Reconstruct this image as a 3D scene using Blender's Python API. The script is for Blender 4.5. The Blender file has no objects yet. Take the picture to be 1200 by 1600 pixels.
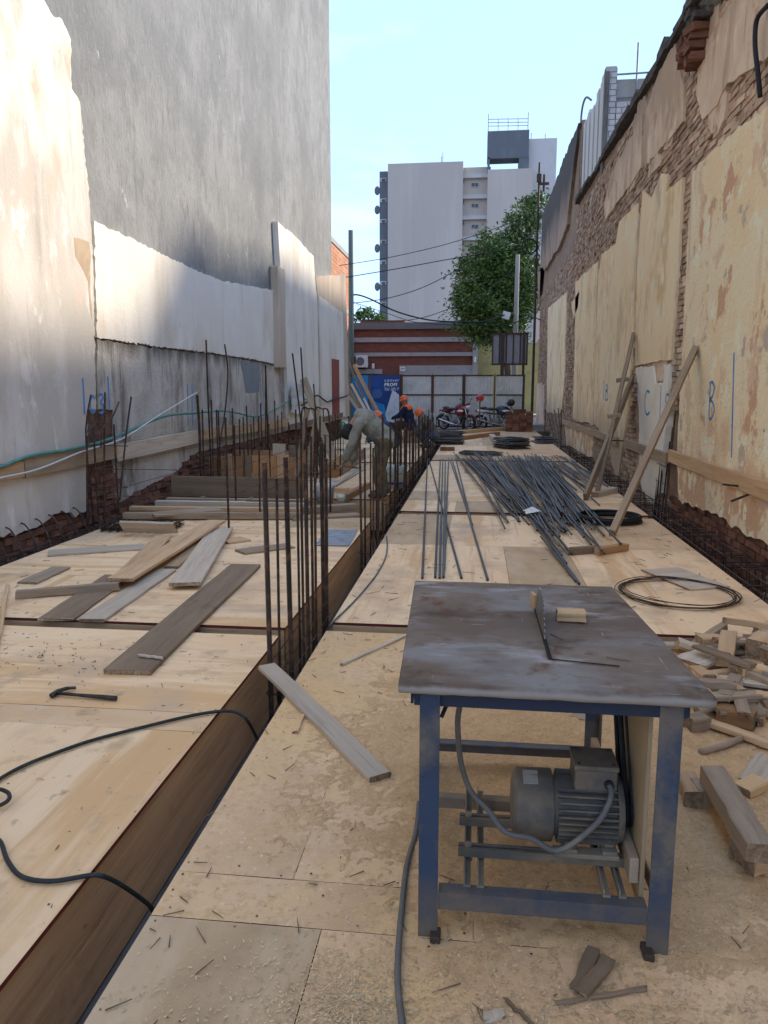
import bpy, bmesh, math, random
from mathutils import Vector, Matrix, Euler, noise
random.seed(7)
R = math.radians
scene = bpy.context.scene
COL = scene.collection

# ------------------------------------------------------------------ camera
FPX = 1200.0                      # focal length in pixels of the 1200x1600 photograph
PITCH = math.atan(195 / 1200); YAW = math.atan(145 * math.cos(PITCH) / 1200); EYE = 1.6
cam_data = bpy.data.cameras.new('camera')
cam_data.sensor_fit = 'VERTICAL'; cam_data.sensor_height = 24.0; cam_data.sensor_width = 24.0
cam_data.lens = 24.0 * FPX / 1600.0
cam_data.clip_start = 0.05; cam_data.clip_end = 3000
cam = bpy.data.objects.new('camera', cam_data); COL.objects.link(cam)
cam.location = (0, 0, EYE); cam.rotation_euler = (R(90) - PITCH, 0, YAW)
scene.camera = cam

# ------------------------------------------------------------------ sky and sun
SUN_TO = Vector((7.35, 6.6, 4.5)).normalized()          # direction towards the sun
elev = math.asin(SUN_TO.z); azim = math.atan2(SUN_TO.x, SUN_TO.y)
world = bpy.data.worlds.new('World'); scene.world = world; world.use_nodes = True
nt = world.node_tree; nt.nodes.clear()
out = nt.nodes.new('ShaderNodeOutputWorld'); bg = nt.nodes.new('ShaderNodeBackground')
sky = nt.nodes.new('ShaderNodeTexSky'); sky.sky_type = 'NISHITA'; sky.sun_disc = False
sky.sun_elevation = elev; sky.sun_rotation = azim
sky.air_density = 1.0; sky.dust_density = 0.1; sky.ozone_density = 2.0; sky.altitude = 400
tc = nt.nodes.new('ShaderNodeTexCoord'); mp = nt.nodes.new('ShaderNodeMapping'); mp.inputs['Scale'].default_value = (1.2, 1.6, 4.5)
nz = nt.nodes.new('ShaderNodeTexNoise'); nz.inputs['Scale'].default_value = 1.7; nz.inputs['Detail'].default_value = 6; nz.inputs['Roughness'].default_value = .62
rp = nt.nodes.new('ShaderNodeMapRange'); rp.inputs[1].default_value = .46; rp.inputs[2].default_value = .72; rp.inputs[3].default_value = 0; rp.inputs[4].default_value = .45
mx = nt.nodes.new('ShaderNodeMix'); mx.data_type = 'RGBA'; mx.inputs[7].default_value = (1.5, 1.75, 2.1, 1)
nt.links.new(tc.outputs['Generated'], mp.inputs[0]); nt.links.new(mp.outputs[0], nz.inputs[0]); nt.links.new(nz.outputs[0], rp.inputs[0])
hz_ = nt.nodes.new('ShaderNodeMix'); hz_.data_type = 'RGBA'; hz_.inputs[0].default_value = .94; hz_.inputs[7].default_value = (.64, 1.02, 1.85, 1)   # even high haze over the whole dome
nt.links.new(sky.outputs[0], hz_.inputs[6]); nt.links.new(rp.outputs[0], mx.inputs[0]); nt.links.new(hz_.outputs[2], mx.inputs[6])
nt.links.new(mx.outputs[2], bg.inputs[0]); bg.inputs[1].default_value = 0.15
nt.links.new(bg.outputs[0], out.inputs[0])
sun_data = bpy.data.lights.new('sun', 'SUN'); sun_data.energy = .95; sun_data.angle = R(5); sun_data.color = (1.0, .93, .82)
sun = bpy.data.objects.new('sun', sun_data); COL.objects.link(sun)
sun.location = (20, 10, 30); sun.rotation_euler = (-SUN_TO).to_track_quat('-Z', 'Y').to_euler()
vs = scene.view_settings; vs.view_transform = 'Standard'; vs.look = 'None'; vs.gamma = 1; vs.use_curve_mapping = False
vs.exposure = 2.62
vs.use_white_balance = True; vs.white_balance_temperature = 7050; vs.white_balance_tint = 10   # camera balanced for open shade


# ------------------------------------------------------------------ where a point of the place lies (measured off the photograph)
def ray(px, py):
    x = (px - 600) / FPX; y = (800 - py) / FPX
    fw = math.cos(PITCH) + y * math.sin(PITCH); up = -math.sin(PITCH) + y * math.cos(PITCH)
    return Vector((x * math.cos(YAW) - fw * math.sin(YAW), x * math.sin(YAW) + fw * math.cos(YAW), up))
def G(px, py, z=0.0):
    r = ray(px, py); t = (z - EYE) / r.z; return Vector((r.x * t, r.y * t, z))
def WX(px, py, X):
    r = ray(px, py); t = X / r.x; return Vector((X, r.y * t, EYE + r.z * t))
def WY(px, py, Y):
    r = ray(px, py); t = Y / r.y; return Vector((r.x * t, Y, EYE + r.z * t))

# ------------------------------------------------------------------ materials
MATS = {}
def M(name, base, layers=(), rough=.8, bump=0.0, bscale=60, metal=0.0, rnd=0.0, island=0.0, emit=0, spec=.3, alpha=1.0, bdist=.004, offset=True, gain=None):
    """base colour + layers (colour, scale, lo, hi[, detail, kind]) mixed by procedural masks in object space"""
    if name in MATS: return MATS[name]
    if gain:
        sc_ = lambda c: tuple(min(.92, v * g_) for v, g_ in zip(c, gain))
        base = sc_(base); layers = [(sc_(l[0]),) + tuple(l[1:]) for l in layers]
    m = bpy.data.materials.new(name); m.use_nodes = True; MATS[name] = m
    t = m.node_tree; N = t.nodes; L = t.links
    b = N['Principled BSDF']; b.inputs['Roughness'].default_value = rough; b.inputs['Metallic'].default_value = metal
    b.inputs['Specular IOR Level'].default_value = spec; b.inputs['Alpha'].default_value = alpha
    co = N.new('ShaderNodeTexCoord'); vec = co.outputs['Object']
    oi = N.new('ShaderNodeObjectInfo')
    if offset:
        mu = N.new('ShaderNodeMath'); mu.operation = 'MULTIPLY'; mu.inputs[1].default_value = 37.0; L.new(oi.outputs['Random'], mu.inputs[0])
        ad = N.new('ShaderNodeVectorMath'); ad.operation = 'ADD'; L.new(vec, ad.inputs[0]); L.new(mu.outputs[0], ad.inputs[1]); nvec = ad.outputs[0]
    else: nvec = vec
    cur = None
    def tex(scale, detail, kind):
        s = scale if isinstance(scale, tuple) else (scale,) * 3
        mpn = N.new('ShaderNodeMapping'); mpn.inputs['Scale'].default_value = s; L.new(nvec, mpn.inputs[0])
        if kind == 'v':
            n = N.new('ShaderNodeTexVoronoi'); n.inputs['Scale'].default_value = 1; L.new(mpn.outputs[0], n.inputs[0]); return n.outputs['Distance']
        if kind == 'w':
            n = N.new('ShaderNodeTexWave'); n.inputs['Scale'].default_value = 1; n.inputs['Distortion'].default_value = 6; n.inputs['Detail'].default_value = 3
            n.inputs['Detail Scale'].default_value = .8
            n.bands_direction = 'Y'; L.new(mpn.outputs[0], n.inputs[0]); return n.outputs['Fac']
        n = N.new('ShaderNodeTexNoise'); n.inputs['Scale'].default_value = 1; n.inputs['Detail'].default_value = detail
        n.inputs['Roughness'].default_value = .62; L.new(mpn.outputs[0], n.inputs[0]); return n.outputs['Fac']
    rgb = N.new('ShaderNodeRGB'); rgb.outputs[0].default_value = (*base, 1); cur = rgb.outputs[0]
    for ly in layers:
        colr, scale, lo, hi = ly[:4]; detail = ly[4] if len(ly) > 4 else 5; kind = ly[5] if len(ly) > 5 else 'n'
        if kind == 'z':           # a stain whose edge sits at a height, made ragged by noise; scale = noise scale, detail = raggedness in metres
            sp = N.new('ShaderNodeSeparateXYZ'); L.new(vec, sp.inputs[0])
            f0 = tex(scale, 5, 'n'); ma = N.new('ShaderNodeMath'); ma.operation = 'MULTIPLY_ADD'; L.new(f0, ma.inputs[0]); ma.inputs[1].default_value = detail; L.new(sp.outputs[2], ma.inputs[2])
            f = ma.outputs[0]
        else: f = tex(scale, detail, kind)
        mr = N.new('ShaderNodeMapRange'); mr.inputs[1].default_value = lo; mr.inputs[2].default_value = hi; L.new(f, mr.inputs[0])
        mixn = N.new('ShaderNodeMix'); mixn.data_type = 'RGBA'; L.new(mr.outputs[0], mixn.inputs[0]); L.new(cur, mixn.inputs[6]); mixn.inputs[7].default_value = (*colr, 1)
        cur = mixn.outputs[2]
    def vary(src, amt, cur):
        mr = N.new('ShaderNodeMapRange'); mr.inputs[3].default_value = 1 - amt; mr.inputs[4].default_value = 1 + amt; L.new(src, mr.inputs[0])
        vm = N.new('ShaderNodeVectorMath'); vm.operation = 'SCALE'; L.new(cur, vm.inputs[0]); L.new(mr.outputs[0], vm.inputs['Scale']); return vm.outputs[0]
    if rnd: cur = vary(oi.outputs['Random'], rnd, cur)
    if island:
        ge = N.new('ShaderNodeNewGeometry'); cur = vary(ge.outputs['Random Per Island'], island, cur)
    L.new(cur, b.inputs['Base Color'])
    if bump:
        f = tex(bscale, 6, 'n'); bn = N.new('ShaderNodeBump'); bn.inputs['Strength'].default_value = bump; bn.inputs['Distance'].default_value = bdist
        L.new(f, bn.inputs['Height']); L.new(bn.outputs[0], b.inputs['Normal'])
    if emit: b.inputs['Emission Strength'].default_value = emit; b.inputs['Emission Color'].default_value = (*base, 1)
    return m

# wood: local X runs along the grain
def wood(name, a, b, dark, rough=.82, rnd=.18):
    return M(name, a, [(b, (1.1, 14, 14), .35, .7, 4), (dark, (2.2, 60, 60), .55, .85, 3), (dark, (3, 3, 3), .62, .85, 4), (tuple(c * .45 for c in dark), (9, 16, 16), .74, .82, 2)],
             rough, .5, (6, 120, 120), rnd=rnd, bdist=.002, gain=(1.32, 1.2, 1.06))
W_OLD = wood('weathered_grey_wood', (.30, .245, .19), (.22, .175, .13), (.12, .09, .065))
W_PALE = wood('pale_grey_wood', (.43, .385, .33), (.34, .30, .25), (.20, .165, .13))
W_DARK = wood('dark_wet_wood', (.19, .145, .105), (.135, .10, .07), (.07, .05, .035))
W_TAN = wood('tan_pine', (.46, .335, .215), (.37, .25, .15), (.21, .135, .08))
W_FRESH = wood('fresh_pine', (.60, .44, .27), (.50, .345, .195), (.30, .185, .095))
W_FORM = wood('formwork_side_board', (.45, .325, .205), (.33, .23, .14), (.15, .10, .062))
W_BROWN = wood('brown_panel_wood', (.33, .19, .10), (.25, .14, .07), (.13, .07, .035))
PLY = M('fresh_plywood', (.655, .49, .305), [((.70, .55, .375), (.9, 4, 4), .42, .66, 6), ((.56, .38, .20), (.28, 2.6, 2.6), .52, .60, 7), ((.72, .55, .36), (.35, 3.1, 3.1), .55, .62, 7), ((.52, .355, .19), (.5, 14, 14), .56, .70, 5), ((.47, .36, .245), 1.5, .50, .68, 9), ((.40, .295, .19), 3.2, .57, .72, 9),
        ((.29, .22, .155), 9, .62, .72, 8), ((.60, .565, .51), 4.4, .665, .70, 9), ((.14, .10, .07), (24, 24, 24), .69, .74, 4), ((.36, .29, .215), (.7, 1.6, 1.6), .58, .78, 9)], .72, .25, (5, 60, 60), rnd=.06, gain=(1.34, 1.2, 1.08))
PLY_WORN = M('worn_plywood', (.50, .375, .25), [((.57, .45, .32), (1.2, 4, 4), .42, .66, 5), ((.37, .275, .185), 1.7, .5, .78, 8), ((.28, .21, .145), 7, .6, .82, 6),
        ((.15, .11, .08), 24, .71, .78, 3), ((.52, .44, .34), 3.1, .62, .8, 8)], .78, .3, 70, rnd=.06, gain=(1.36, 1.18, .98))
PLY_GREY = M('greyed_plywood', (.40, .325, .24), [((.46, .40, .33), (1.5, 5, 5), .42, .66, 5), ((.29, .235, .175), 2.2, .5, .78, 8), ((.17, .135, .1), 14, .66, .8, 5)], .82, .3, 70, rnd=.08, gain=(1.32, 1.1, .84))
PLY_DUSTY = M('sawdust_dusted_plywood', (.53, .40, .28), [((.60, .47, .32), (1.2, 4, 4), .42, .66, 5), ((.40, .295, .195), 1.3, .48, .75, 8), ((.56, .42, .25), 1.6, .48, .62, 9), ((.46, .33, .19), 30, .5, .72, 4), ((.30, .22, .15), 7, .6, .82, 6),
        ((.64, .51, .34), 55, .6, .74, 3), ((.16, .115, .08), 26, .70, .77, 3)], .85, .5, 110, rnd=.05, gain=(1.36, 1.18, .97))
END_GRAIN = M('end_grain', (.30, .20, .12), [((.20, .13, .075), (20, 45, 45), .42, .6, 3), ((.40, .29, .18), (15, 60, 20), .55, .7, 3), ((.10, .065, .04), 30, .62, .72, 4)], .9, .6, 90, rnd=.3)
EDGE = M('red_plywood_edge', (.17, .03, .025), [((.06, .02, .015), 9, .45, .7)], .7)
BEAM_BOTTOM = M('beam_bottom_board', (.16, .14, .12), [((.10, .085, .07), 3, .4, .7)], .9)  # dark grey-brown board with darker mottling
SOIL = M('dug_soil', (.16, .115, .085), [((.25, .2, .16), 1.3, .45, .7, 8), ((.09, .06, .045), 6, .5, .75, 6)], .95, .8, 18, bdist=.03)
REBAR = M('rusty_rebar', (.055, .04, .034), [((.19, .092, .05), 14, .50, .66, 5), ((.04, .035, .033), 40, .5, .7, 3)], .62, metal=.35, rnd=.25)
STEEL = M('grey_rebar', (.115, .11, .105), [((.075, .066, .058), (4, 30, 30), .48, .66, 4), ((.17, .105, .065), 14, .64, .8, 4)], .5, metal=.45, rnd=.25)
BLACKR = M('black_rubber', (.018, .018, .02), [((.05, .045, .04), 20, .55, .8)], .6)

# ------------------------------------------------------------------ mesh building
class MB:
    def __init__(s): s.v = []; s.f = []; s.m = []
    def add(s, vs_, fs, mi=0):
        o = len(s.v); s.v += [tuple(x) for x in vs_]; s.f += [tuple(i + o for i in q) for q in fs]; s.m += [mi] * len(fs); return s
    def box(s, c, d, mat=None, mi=0):
        x, y, z = d[0] / 2, d[1] / 2, d[2] / 2
        P = [Vector((sx * x, sy * y, sz * z)) for sz in (-1, 1) for sy in (-1, 1) for sx in (-1, 1)]
        if mat is not None: P = [mat @ p for p in P]
        P = [p + Vector(c) for p in P]
        return s.add(P, [(0, 2, 3, 1), (4, 5, 7, 6), (0, 1, 5, 4), (2, 6, 7, 3), (0, 4, 6, 2), (1, 3, 7, 5)], mi)
    def span(s, a, b, mi=0):
        return s.box([(p + q) / 2 for p, q in zip(a, b)], [abs(q - p) for p, q in zip(a, b)], None, mi)
    def cyl(s, a, b, r0, r1=None, n=10, mi=0, caps=True):
        return s.tube([a, b], [r0, r0 if r1 is None else r1], n, mi, caps)
    def tube(s, pts, r, n=8, mi=0, caps=True, squash=None):
        pts = [Vector(p) for p in pts]; k = len(pts); rs = r if isinstance(r, (list, tuple)) else [r] * k
        t0 = (pts[1] - pts[0]).normalized(); ref = Vector((0, 0, 1)) if abs(t0.z) < .9 else Vector((1, 0, 0))
        u = t0.cross(ref).normalized(); V = []; F = []
        for i, p in enumerate(pts):
            t = (pts[min(i + 1, k - 1)] - pts[max(i - 1, 0)])
            t = t.normalized() if t.length > 1e-9 else t0
            u = (u - t * u.dot(t)); u = u.normalized() if u.length > 1e-6 else t.orthogonal().normalized()
            w = t.cross(u)
            for j in range(n):
                a = 2 * math.pi * j / n; V.append(p + (u * math.cos(a) + w * math.sin(a) * (squash or 1)) * rs[i])
        for i in range(k - 1):
            for j in range(n):
                F.append((i * n + j, i * n + (j + 1) % n, (i + 1) * n + (j + 1) % n, (i + 1) * n + j))
        if caps: F.append(tuple(range(n - 1, -1, -1))); F.append(tuple((k - 1) * n + j for j in range(n)))
        return s.add(V, F, mi)
    def ell(s, c, r, n=12, k=8, mat=None, mi=0):
        V = []; F = []
        for i in range(k + 1):
            th = math.pi * i / k
            for j in range(n):
                a = 2 * math.pi * j / n; p = Vector((r[0] * math.sin(th) * math.cos(a), r[1] * math.sin(th) * math.sin(a), r[2] * math.cos(th)))
                V.append((mat @ p if mat is not None else p) + Vector(c))
        for i in range(k):
            for j in range(n): F.append((i * n + j, (i + 1) * n + j, (i + 1) * n + (j + 1) % n, i * n + (j + 1) % n))
        return s.add(V, F, mi)
    def torus(s, c, Rr, r, axis='Z', n=28, k=8, mi=0):
        pts = []
        for i in range(n):
            a = 2 * math.pi * i / n; p = {'Z': (math.cos(a), math.sin(a), 0), 'X': (0, math.cos(a), math.sin(a)), 'Y': (math.cos(a), 0, math.sin(a))}[axis]
            pts.append(Vector(c) + Vector(p) * Rr)
        V = []; F = []; ax = {'Z': Vector((0, 0, 1)), 'X': Vector((1, 0, 0)), 'Y': Vector((0, 1, 0))}[axis]
        for p in pts:
            d = (p - Vector(c)).normalized()
            for j in range(k): a = 2 * math.pi * j / k; V.append(p + (d * math.cos(a) + ax * math.sin(a)) * r)
        for i in range(n):
            for j in range(k): F.append((i * k + j, ((i + 1) % n) * k + j, ((i + 1) % n) * k + (j + 1) % k, i * k + (j + 1) % k))
        return s.add(V, F, mi)
    def prism(s, poly, d0, d1, to3, mi=0, mside=None):
        """poly: 2D points; to3(u, v, d) -> 3D; front face at d1, sides back to d0"""
        n = len(poly); V = [to3(u, v, d0) for u, v in poly] + [to3(u, v, d1) for u, v in poly]
        s.add(V, [tuple(range(n - 1, -1, -1)), tuple(range(n, 2 * n))], mi)
        o = len(s.v) - 2 * n
        for i in range(n): s.f.append((o + i, o + (i + 1) % n, o + n + (i + 1) % n, o + n + i)); s.m.append(mi if mside is None else mside)
        return s
    def mesh(s, name, mats=(), smooth=False, fix=True):
        me = bpy.data.meshes.new(name); me.from_pydata(s.v, [], s.f)
        for m_ in (mats if isinstance(mats, (list, tuple)) else [mats]): me.materials.append(m_)
        me.polygons.foreach_set('material_index', s.m)
        if fix:
            bm = bmesh.new(); bm.from_mesh(me); bmesh.ops.recalc_face_normals(bm, faces=bm.faces); bm.to_mesh(me); bm.free()
        if smooth: me.polygons.foreach_set('use_smooth', [True] * len(me.polygons))
        me.update(); return me
    def obj(s, name, mats, parent=None, smooth=False, bevel=0, fix=True):
        o = link(name, s.mesh(name, mats, smooth, fix), parent)
        if bevel: bev(o, bevel)
        return o
def bev(o, w, seg=2):
    b = o.modifiers.new('bevel', 'BEVEL'); b.width = w; b.segments = seg; b.limit_method = 'ANGLE'; b.angle_limit = R(40); return o
def link(name, data, parent=None, mw=None):
    o = bpy.data.objects.new(name, data); COL.objects.link(o)
    if mw is not None: o.matrix_world = mw
    if parent is not None:
        o.parent = parent
        o.matrix_parent_inverse = WM(parent).inverted()
    return o
def WM(o):
    # world matrix from the object's own channels (things are at most three levels deep)
    m = Matrix.LocRotScale(o.location, o.rotation_euler, o.scale)
    return (WM(o.parent) @ o.matrix_parent_inverse @ m) if o.parent else m
def tag(o, label=None, cat=None, group=None, kind=None):
    if label: o['label'] = label
    if cat: o['category'] = cat
    if group: o['group'] = group
    if kind: o['kind'] = kind
    return o
def thing(name, label, cat, loc=(0, 0, 0), rz=0, group=None):
    o = bpy.data.objects.new(name, None); COL.objects.link(o); o.empty_display_size = .1
    o.location = loc; o.rotation_euler = (0, 0, rz)
    return tag(o, label, cat, group)
def copy_tree(o, parent=None):
    c = o.copy(); COL.objects.link(c)
    if parent is not None: c.parent = parent
    for ch in list(o.children): copy_tree(ch, c)
    return c
def frame(A, B, up=(0, 0, 1)):
    A = Vector(A); B = Vector(B); x = (B - A).normalized(); up = Vector(up)
    y = up.cross(x); y = y.normalized() if y.length > 1e-5 else x.orthogonal().normalized(); z = x.cross(y)
    m = Matrix((x, y, z)).transposed().to_4x4(); m.translation = (A + B) / 2; return m
def plank_mesh(L, W, T, mat, seed=0, rough=.004, segs=7, ch=.004, endmat=None):
    rd = random.Random(seed); V = []; F = []
    sec = [(-1, -1, 1, 0), (-1, -1, 0, 1), (-1, 1, 0, -1), (-1, 1, 1, 0), (1, 1, -1, 0), (1, 1, 0, -1), (1, -1, 0, 1), (1, -1, -1, 0)]
    wob = [(rd.uniform(-1, 1) * rough, rd.uniform(-1, 1) * rough * .6) for _ in range(segs + 1)]
    c = min(ch, T * .2)
    for i in range(segs + 1):
        x = -L / 2 + L * i / segs
        for (sy, sz, ay, az) in sec:
            ex = rd.uniform(-1, 1) * (rough * 2 if i in (0, segs) else 0)
            V.append((x + ex, sy * W / 2 + ay * c + wob[i][0] + rd.uniform(-1, 1) * rough * .35, sz * T / 2 + az * c + wob[i][1]))
    for i in range(segs):
        for j in range(8): F.append((i * 8 + j, (i + 1) * 8 + j, (i + 1) * 8 + (j + 1) % 8, i * 8 + (j + 1) % 8))
    mb = MB().add(V, F); mb.f += [tuple(range(8)), tuple(segs * 8 + 7 - j for j in range(8))]; mb.m += [1, 1]; return mb.mesh('plank', [mat, END_GRAIN])
_ps = [0]
def plank(name, A, B, W, T, mat, up=(0, 0, 1), parent=None, label=None, cat=None, group=None, rough=.004, ch=.004):
    A = Vector(A); B = Vector(B); _ps[0] += 1
    return tag(link(name, plank_mesh((B - A).length, W, T, mat, _ps[0], rough, ch=ch), parent, frame(A, B, up)), label, cat, group)
def flat(name, a1, a2, b1, b2, z, T, mat, label, cat='plank', group=None, dz=0):
    """a board lying flat, from the four corners seen in the photograph; z = height of its underside"""
    zt = z + T; p = [G(*q, zt) for q in (a1, a2)]; q = [G(*q, zt + dz) for q in (b1, b2)]
    A = (p[0] + p[1]) / 2; B = (q[0] + q[1]) / 2; W = ((p[0] - p[1]).length + (q[0] - q[1]).length) / 2
    ax = (B - A).normalized(); s = abs(ax.cross((p[1] - p[0]).normalized()).length); W *= max(.5, s)
    off = Vector((0, 0, -T / 2)); return plank(name, A + off, B + off, W, T, mat, label=label, cat=cat, group=group)
def smooth_path(pts, k=6):
    pts = [Vector(p) for p in pts]; o = []
    for i in range(len(pts) - 1):
        p0 = pts[max(i - 1, 0)]; p1 = pts[i]; p2 = pts[i + 1]; p3 = pts[min(i + 2, len(pts) - 1)]
        for j in range(k):
            t = j / k; o.append(.5 * ((2 * p1) + (p2 - p0) * t + (2 * p0 - 5 * p1 + 4 * p2 - p3) * t * t + (3 * p1 - p0 - 3 * p2 + p3) * t ** 3))
    o.append(pts[-1]); return o
def cable(name, pts, r, mat, label=None, cat='cable', parent=None, group=None, k=6, n=7):
    return tag(MB().tube(smooth_path(pts, k), r, n).obj(name, mat, parent, True), label, cat, group)
def poly_in(pt, poly):
    x, y = pt; c = False; n = len(poly)
    for i in range(n):
        x1, y1 = poly[i]; x2, y2 = poly[i - 1]
        if (y1 > y) != (y2 > y) and x < (x2 - x1) * (y - y1) / (y2 - y1) + x1: c = not c
    return c
def jag(poly, step=.09, amp=.025, rd=random):
    o = []
    for i in range(len(poly)):
        a = Vector(poly[i]); b = Vector(poly[(i + 1) % len(poly)]); L_ = (b - a).length; k = max(1, int(L_ / step)); k = min(k, 60)
        nrm = Vector((-(b - a).y, (b - a).x)).normalized() if L_ > 1e-6 else Vector((0, 0))
        for j in range(k):
            p = a + (b - a) * (j / k)
            if j: p = p + nrm * rd.gauss(0, amp * .6) + (b - a).normalized() * rd.uniform(-.3, .3) * step
            o.append((p.x, p.y))
    return o
# ================================================================== THE SETTING: ground, street
XR, XL = 2.7, -4.65
PIT = (-5.1, 3.3, -3.2, 29.3, -.62)
def structure(o): o['kind'] = 'structure'; return o
mb = MB(); x0, x1, y0, y1, zp = PIT; F_ = 900; zg = -.03
mb.add([(-F_, -F_, zg), (F_, -F_, zg), (F_, y0, zg), (-F_, y0, zg)], [(0, 1, 2, 3)])
mb.add([(-F_, y1, zg), (F_, y1, zg), (F_, F_, zg), (-F_, F_, zg)], [(0, 1, 2, 3)])
mb.add([(-F_, y0, zg), (x0, y0, zg), (x0, y1, zg), (-F_, y1, zg)], [(0, 1, 2, 3)])
mb.add([(x1, y0, zg), (F_, y0, zg), (F_, y1, zg), (x1, y1, zg)], [(0, 1, 2, 3)])
mb.add([(x0, y0, zp), (x1, y0, zp), (x1, y1, zp), (x0, y1, zp)], [(0, 1, 2, 3)])
for a, b in (((x0, y0), (x1, y0)), ((x1, y0), (x1, y1)), ((x1, y1), (x0, y1)), ((x0, y1), (x0, y0))):
    mb.add([(*a, zp), (*b, zp), (*b, zg), (*a, zg)], [(0, 1, 2, 3)])
structure(mb.obj('ground', SOIL, fix=False))
CONC = M('old_concrete', (.36, .345, .325), [((.26, .245, .225), 1.4, .45, .75, 8), ((.44, .42, .4), 5, .55, .8, 6)], .9, .4, 40)
ASPH = M('asphalt', (.055, .055, .057), [((.09, .085, .08), 3, .5, .8, 8)], .92, .5, 60)
structure(MB().span((-60, 32.0, -.2), (60, 34.2, .09)).obj('pavement', CONC))
structure(MB().span((-60, 34.2, -.2), (60, 43.0, -.015)).obj('road', ASPH))
structure(MB().span((-60, 43.0, -.2), (60, 45.9, .10)).obj('far_pavement', CONC))

# ------------------------------------------------------------------ plywood formwork decks, each with its sheets and side boards
def sheet(parent, xa, xb, ya, yb, mat, T=.018, g=.0014, long=None):
    w, d = xb - xa - 2 * g, yb - ya - 2 * g
    along_x = (w >= d) if long is None else long == 'x'
    L_, W_ = (w, d) if along_x else (d, w)
    m_ = MB(); z = T / 2; nx = 6
    V = []; 
    for i in range(nx + 1):
        for j in range(4): V.append((-L_ / 2 + L_ * i / nx, -W_ / 2 + W_ * j / 3, z + random.uniform(-.0012, .0008)))
    m_.add(V, [(i * 4 + j, (i + 1) * 4 + j, (i + 1) * 4 + j + 1, i * 4 + j + 1) for i in range(nx) for j in range(3)], 0)
    per = [i * 4 for i in range(nx + 1)] + [nx * 4 + 1, nx * 4 + 2] + [i * 4 + 3 for i in range(nx, -1, -1)] + [2, 1]
    top = [V[i] for i in per]; n = len(top)
    m_.add(top + [(a, b, -z) for a, b, c in top], [(i, i + n, (i + 1) % n + n, (i + 1) % n) for i in range(n)] + [tuple(range(n, 2 * n))], 1)
    mw = Matrix.Translation(((xa + xb) / 2, (ya + yb) / 2, -T / 2)) @ Matrix.Rotation(0 if along_x else R(90), 4, 'Z')
    return link('plywood_sheet', m_.mesh('plywood_sheet', [mat, EDGE]), parent, mw)
NAILM = M('nail_head_steel', (.07, .06, .055), [((.16, .09, .06), 60, .5, .7)], .5, metal=.4)
def deck(label, xa, xb, ya, yb, rows, sides='lrfb', depth=.44, name='formwork_deck'):
    t = thing(name, label, 'formwork deck', ((xa + xb) / 2, (ya + yb) / 2, -.62))
    for (r0, r1, cols) in rows:
        for (c0, c1, mat) in cols: sheet(t, c0, c1, r0, r1, mat)
    hb = depth / 2 - .002; th = .024; e = .012
    nl = MB(); rn = random.Random(int(ya * 10) + 99)
    if ya < 9:
        for (r0, r1, cols) in rows:
            for (c0, c1, mat) in cols:
                pts = []; k = max(2, int((c1 - c0) / .3)); k2 = max(2, int((r1 - r0) / .35))
                for q in range(k + 1):
                    for yy in (r0 + .03, r1 - .03): pts.append((c0 + .03 + (c1 - c0 - .06) * q / k, yy))
                for q in range(1, k2):
                    for xx in (c0 + .03, (c0 + c1) / 2, c1 - .03): pts.append((xx, r0 + (r1 - r0) * q / k2))
                for x, y in pts:
                    if y > .6 and rn.random() < .85:
                        x += rn.gauss(0, .012); y += rn.gauss(0, .012); r = rn.uniform(.003, .0048)
                        nl.add([(x + r * math.cos(a), y + r * math.sin(a), .0022) for a in [math.pi * j / 3 for j in range(6)]] + [(x, y, .003)], [(j, (j + 1) % 6, 6) for j in range(6)])
    if nl.v: o = nl.obj('nail_heads', NAILM, t, fix=False); o['kind'] = 'stuff'
    for k in range(2):
        zc = -.020 - hb / 2 - k * (depth / 2)
        if 'r' in sides: plank('side_board', (xb - e - th / 2, ya + e + .03, zc), (xb - e - th / 2, yb - e - .03, zc), hb, th, W_FORM, up=(1, 0, 0), parent=t, rough=.002, ch=.001)
        if 'l' in sides: plank('side_board', (xa + e + th / 2, ya + e + .03, zc), (xa + e + th / 2, yb - e - .03, zc), hb, th, W_FORM, up=(1, 0, 0), parent=t, rough=.002, ch=.001)
        if 'f' in sides: plank('end_board', (xa + e, ya + e + th / 2 - .01, zc), (xb - e, ya + e + th / 2 - .01, zc), hb, th, W_FORM, up=(0, 1, 0), parent=t, rough=.002)
    nj = max(2, int((xb - xa) / .8))
    for i in range(nj):
        xx = xa + .12 + (xb - xa - .24) * i / (nj - 1)
        plank('joist', (xx, ya + .1, -.064), (xx, yb - .1, -.064), .05, .075, W_OLD, parent=t)
    for xx in (xa + .2, (xa + xb) / 2, xb - .2):
        for yy in (ya + .3, yb - .3): plank('post', (xx, yy, -.62), (xx, yy, -.103), .075, .075, W_OLD, up=(0, 1, 0), parent=t)
    return t
LX0, LX1, RX0, RX1 = -4.25, -1.25, -.965, 2.19
deck('large bare plywood deck on which the claw hammer and looped black cable lie', LX0, LX1, -2, 4.70,
     [(-2, .83, [(LX0, -2.75, PLY), (-2.75, LX1, PLY)]), (.83, 3.27, [(LX0, -3.0, PLY), (-3.0, LX1, PLY)]), (3.27, 3.475, [(LX0, LX1, PLY_WORN)]),
      (3.475, 4.70, [(LX0, -3.69, PLY), (-3.69, LX1, PLY)])])
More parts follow.
